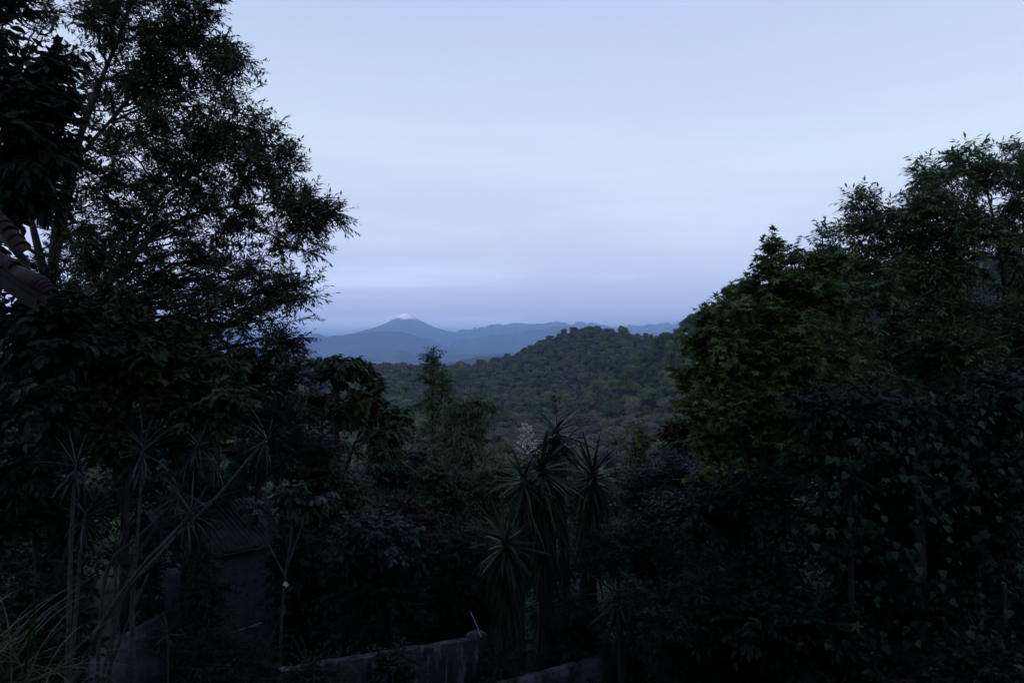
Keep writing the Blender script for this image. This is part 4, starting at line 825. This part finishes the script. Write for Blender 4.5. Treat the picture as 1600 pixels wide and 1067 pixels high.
B('shrub', 'low dark shrub behind the stained wall', 'shrub', 610, 950, 11.8, 90, 50, LANCE, L_deep, 0.10, 300, 216)
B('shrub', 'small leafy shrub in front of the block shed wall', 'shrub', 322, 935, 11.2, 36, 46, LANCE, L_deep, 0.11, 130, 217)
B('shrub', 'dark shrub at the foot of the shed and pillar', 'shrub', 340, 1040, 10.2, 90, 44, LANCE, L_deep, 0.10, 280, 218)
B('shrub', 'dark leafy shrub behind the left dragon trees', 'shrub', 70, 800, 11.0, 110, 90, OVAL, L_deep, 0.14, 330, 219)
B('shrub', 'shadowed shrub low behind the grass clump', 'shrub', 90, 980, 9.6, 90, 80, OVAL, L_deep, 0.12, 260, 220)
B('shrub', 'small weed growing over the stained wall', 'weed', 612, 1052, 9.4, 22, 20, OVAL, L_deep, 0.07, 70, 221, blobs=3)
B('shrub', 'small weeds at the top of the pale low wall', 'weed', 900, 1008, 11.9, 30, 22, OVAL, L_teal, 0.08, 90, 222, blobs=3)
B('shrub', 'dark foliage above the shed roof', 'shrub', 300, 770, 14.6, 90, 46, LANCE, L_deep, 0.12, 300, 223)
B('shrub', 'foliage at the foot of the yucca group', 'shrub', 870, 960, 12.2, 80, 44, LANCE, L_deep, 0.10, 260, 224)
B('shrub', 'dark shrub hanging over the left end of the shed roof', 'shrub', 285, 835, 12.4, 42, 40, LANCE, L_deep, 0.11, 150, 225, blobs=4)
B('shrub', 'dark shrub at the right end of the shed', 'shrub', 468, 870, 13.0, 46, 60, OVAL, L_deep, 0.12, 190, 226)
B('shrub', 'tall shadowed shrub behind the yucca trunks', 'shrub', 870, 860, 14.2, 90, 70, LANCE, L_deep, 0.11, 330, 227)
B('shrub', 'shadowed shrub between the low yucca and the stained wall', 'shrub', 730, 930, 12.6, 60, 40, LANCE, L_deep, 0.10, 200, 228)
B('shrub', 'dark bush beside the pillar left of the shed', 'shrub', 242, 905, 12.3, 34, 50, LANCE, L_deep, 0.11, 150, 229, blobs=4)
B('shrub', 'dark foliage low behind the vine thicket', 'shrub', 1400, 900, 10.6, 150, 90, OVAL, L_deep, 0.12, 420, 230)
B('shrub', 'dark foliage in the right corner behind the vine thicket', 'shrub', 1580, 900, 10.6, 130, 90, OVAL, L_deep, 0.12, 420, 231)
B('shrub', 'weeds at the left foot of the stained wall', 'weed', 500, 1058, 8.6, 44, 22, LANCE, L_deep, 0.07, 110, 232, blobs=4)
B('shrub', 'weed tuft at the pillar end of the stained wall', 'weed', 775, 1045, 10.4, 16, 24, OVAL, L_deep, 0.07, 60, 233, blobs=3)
# --- forked sapling with a small white flower
Y = 11.0
sap = plant('sapling', 'slender forked sapling with one small white flower', 'sapling', [([gp(438, Y), P(438, 1000, Y), P(446, 900, Y), P(455, 830, Y), P(453, 770, Y)], 0.035, 0.012), ([P(447, 890, Y), P(465, 840, Y), P(488, 780, Y)], 0.022, 0.009), ([P(446, 900, Y), P(420, 850, Y), P(405, 800, Y)], 0.016, 0.007)],
            [clump(455, 770, Y, 24, 16, 14), clump(492, 775, Y, 26, 18, 16), clump(404, 795, Y, 20, 16, 9)], OVAL, L_teal, size=0.15, nleaf=6, twig=0.22, droop=0.6, bark=M_stem, seed=301)
fl = P(447, 912, Y - 0.12); n_ = 7; an = np.arange(n_) * 2.4
me = leaf_cloud('flower', OVAL, np.tile(np.array(fl - sap.location), (n_, 1)), np.c_[np.cos(an), np.full(n_, -.6), np.sin(an)], np.tile([0, -1.0, 0.2], (n_, 1)), np.full(n_, 0.055), np.linspace(0, 1, n_), M_petal)
link('flower', me, sap)
# --- fern-like frond by the stained wall
Y = 10.2
fc = P(575, 1035, Y); fr = thing('fern', 'small fern with one broad ribbed frond by the stained wall', 'fern', Vector((fc.x, fc.y, G(fc.x, fc.y))))
for k, (dx, dz, ln) in enumerate(((0.16, 0.42, 0.5), (-0.3, 0.45, 0.55), (-0.05, 0.55, 0.5))):
    b0 = np.array([0.0, 0, 0]); tip = np.array([dx * 1.6, -0.1, 1.75 + dz * 0.35]); ax = bez(b0, np.array([dx * 0.3, 0, 1.7 + dz * .3]), tip, 14)
    tv, tf = tube_batch(ax[None], np.linspace(0.012, 0.003, 14)[None], 5); st = link('frond', mesh_np('frond', tv, tf, M_bark, True), fr)
    pos, dirs = [], []
    for q in range(6, 14):
        for s_ in (1, -1): pos.append(ax[q]); dirs.append((s_ * 0.9, -0.2, -0.35 if q < 12 else -0.1))
    me = leaf_cloud('leaflets', SLIM, np.array(pos), np.array(dirs, float), np.tile([0.1, -0.6, 0.8], (len(pos), 1)), np.full(len(pos), 0.16), rng.random(len(pos)), L_teal); tag(link('leaflets', me, st), kind='stuff')

# --- trees on the slope just beyond the garden
g_ = random.Random(12)
MID = [('round green tree on the slope behind the bamboo', 640, 44), ('dark tree on the slope left of the spire tree', 600, 60), ('green tree on the slope between the bamboo and yuccas', 800, 42), ('leafy tree on the slope right of the yucca group', 985, 40), ('dark tree behind the rust-tinged shrub', 1070, 34), ('dark tree behind the star-leaved tree', 1180, 28), ('tree behind the lower right spreading branches', 1330, 24), ('dark tree behind the vine thicket', 1480, 21), ('dark tree at the right edge behind the spreading tree', 1620, 26),
       ('dark tree behind the large-leaved tree', 500, 28), ('dark tree behind the shed', 380, 24), ('dark tree behind the tall left tree', 240, 22), ('dark tree behind the dragon trees', 110, 20), ('dark tree at the left edge behind the grass', -10, 22), ('green tree low on the slope behind the tall yucca', 880, 60), ('olive tree low on the slope below the pale wood', 930, 85), ('olive tree low on the slope behind the white flowers', 790, 90), ('dark tree low on the slope under the wooded ridge', 720, 80)]
for k, (lab, px, Y) in enumerate(MID):
    tops = {640: 660, 600: 640, 800: 712, 985: 700, 1070: 690, 1180: 600, 1330: 560, 1480: 540, 1620: 520, 500: 610, 380: 590, 240: 560, 110: 560, -10: 560, 880: 705, 930: 700, 790: 700, 720: 672}[px]
    b = gp(px, Y); kk = FPX / Y; bot = HORIZON - (b.z - EYE) * kk; cs = []; py = tops + 22
    wv = 3.0 if Y < 32 else 3.6
    while py < min(bot - 20, 1000):
        for q in range(2): cs.append(clump(px + g_.uniform(-1, 1) * wv * 0.5 * kk, py + g_.uniform(-8, 8), Y + g_.uniform(-1.2, 1.2), wv * 0.5 * kk, 1.0 * kk, 62))
        py += 1.15 * kk
    plant('slope_tree', lab, 'tree', [([b, P(px, (bot + tops) / 2, Y), P(px + 5, tops + 20, Y)], 0.13, 0.03)], cs, OVAL if k % 3 else LANCE, (L_deep, L_green, L_olive)[k % 3] if Y > 39 else L_deep, size=0.26, nleaf=9, twig=0.6, seed=400 + k, group='trees on the slope beyond the garden')
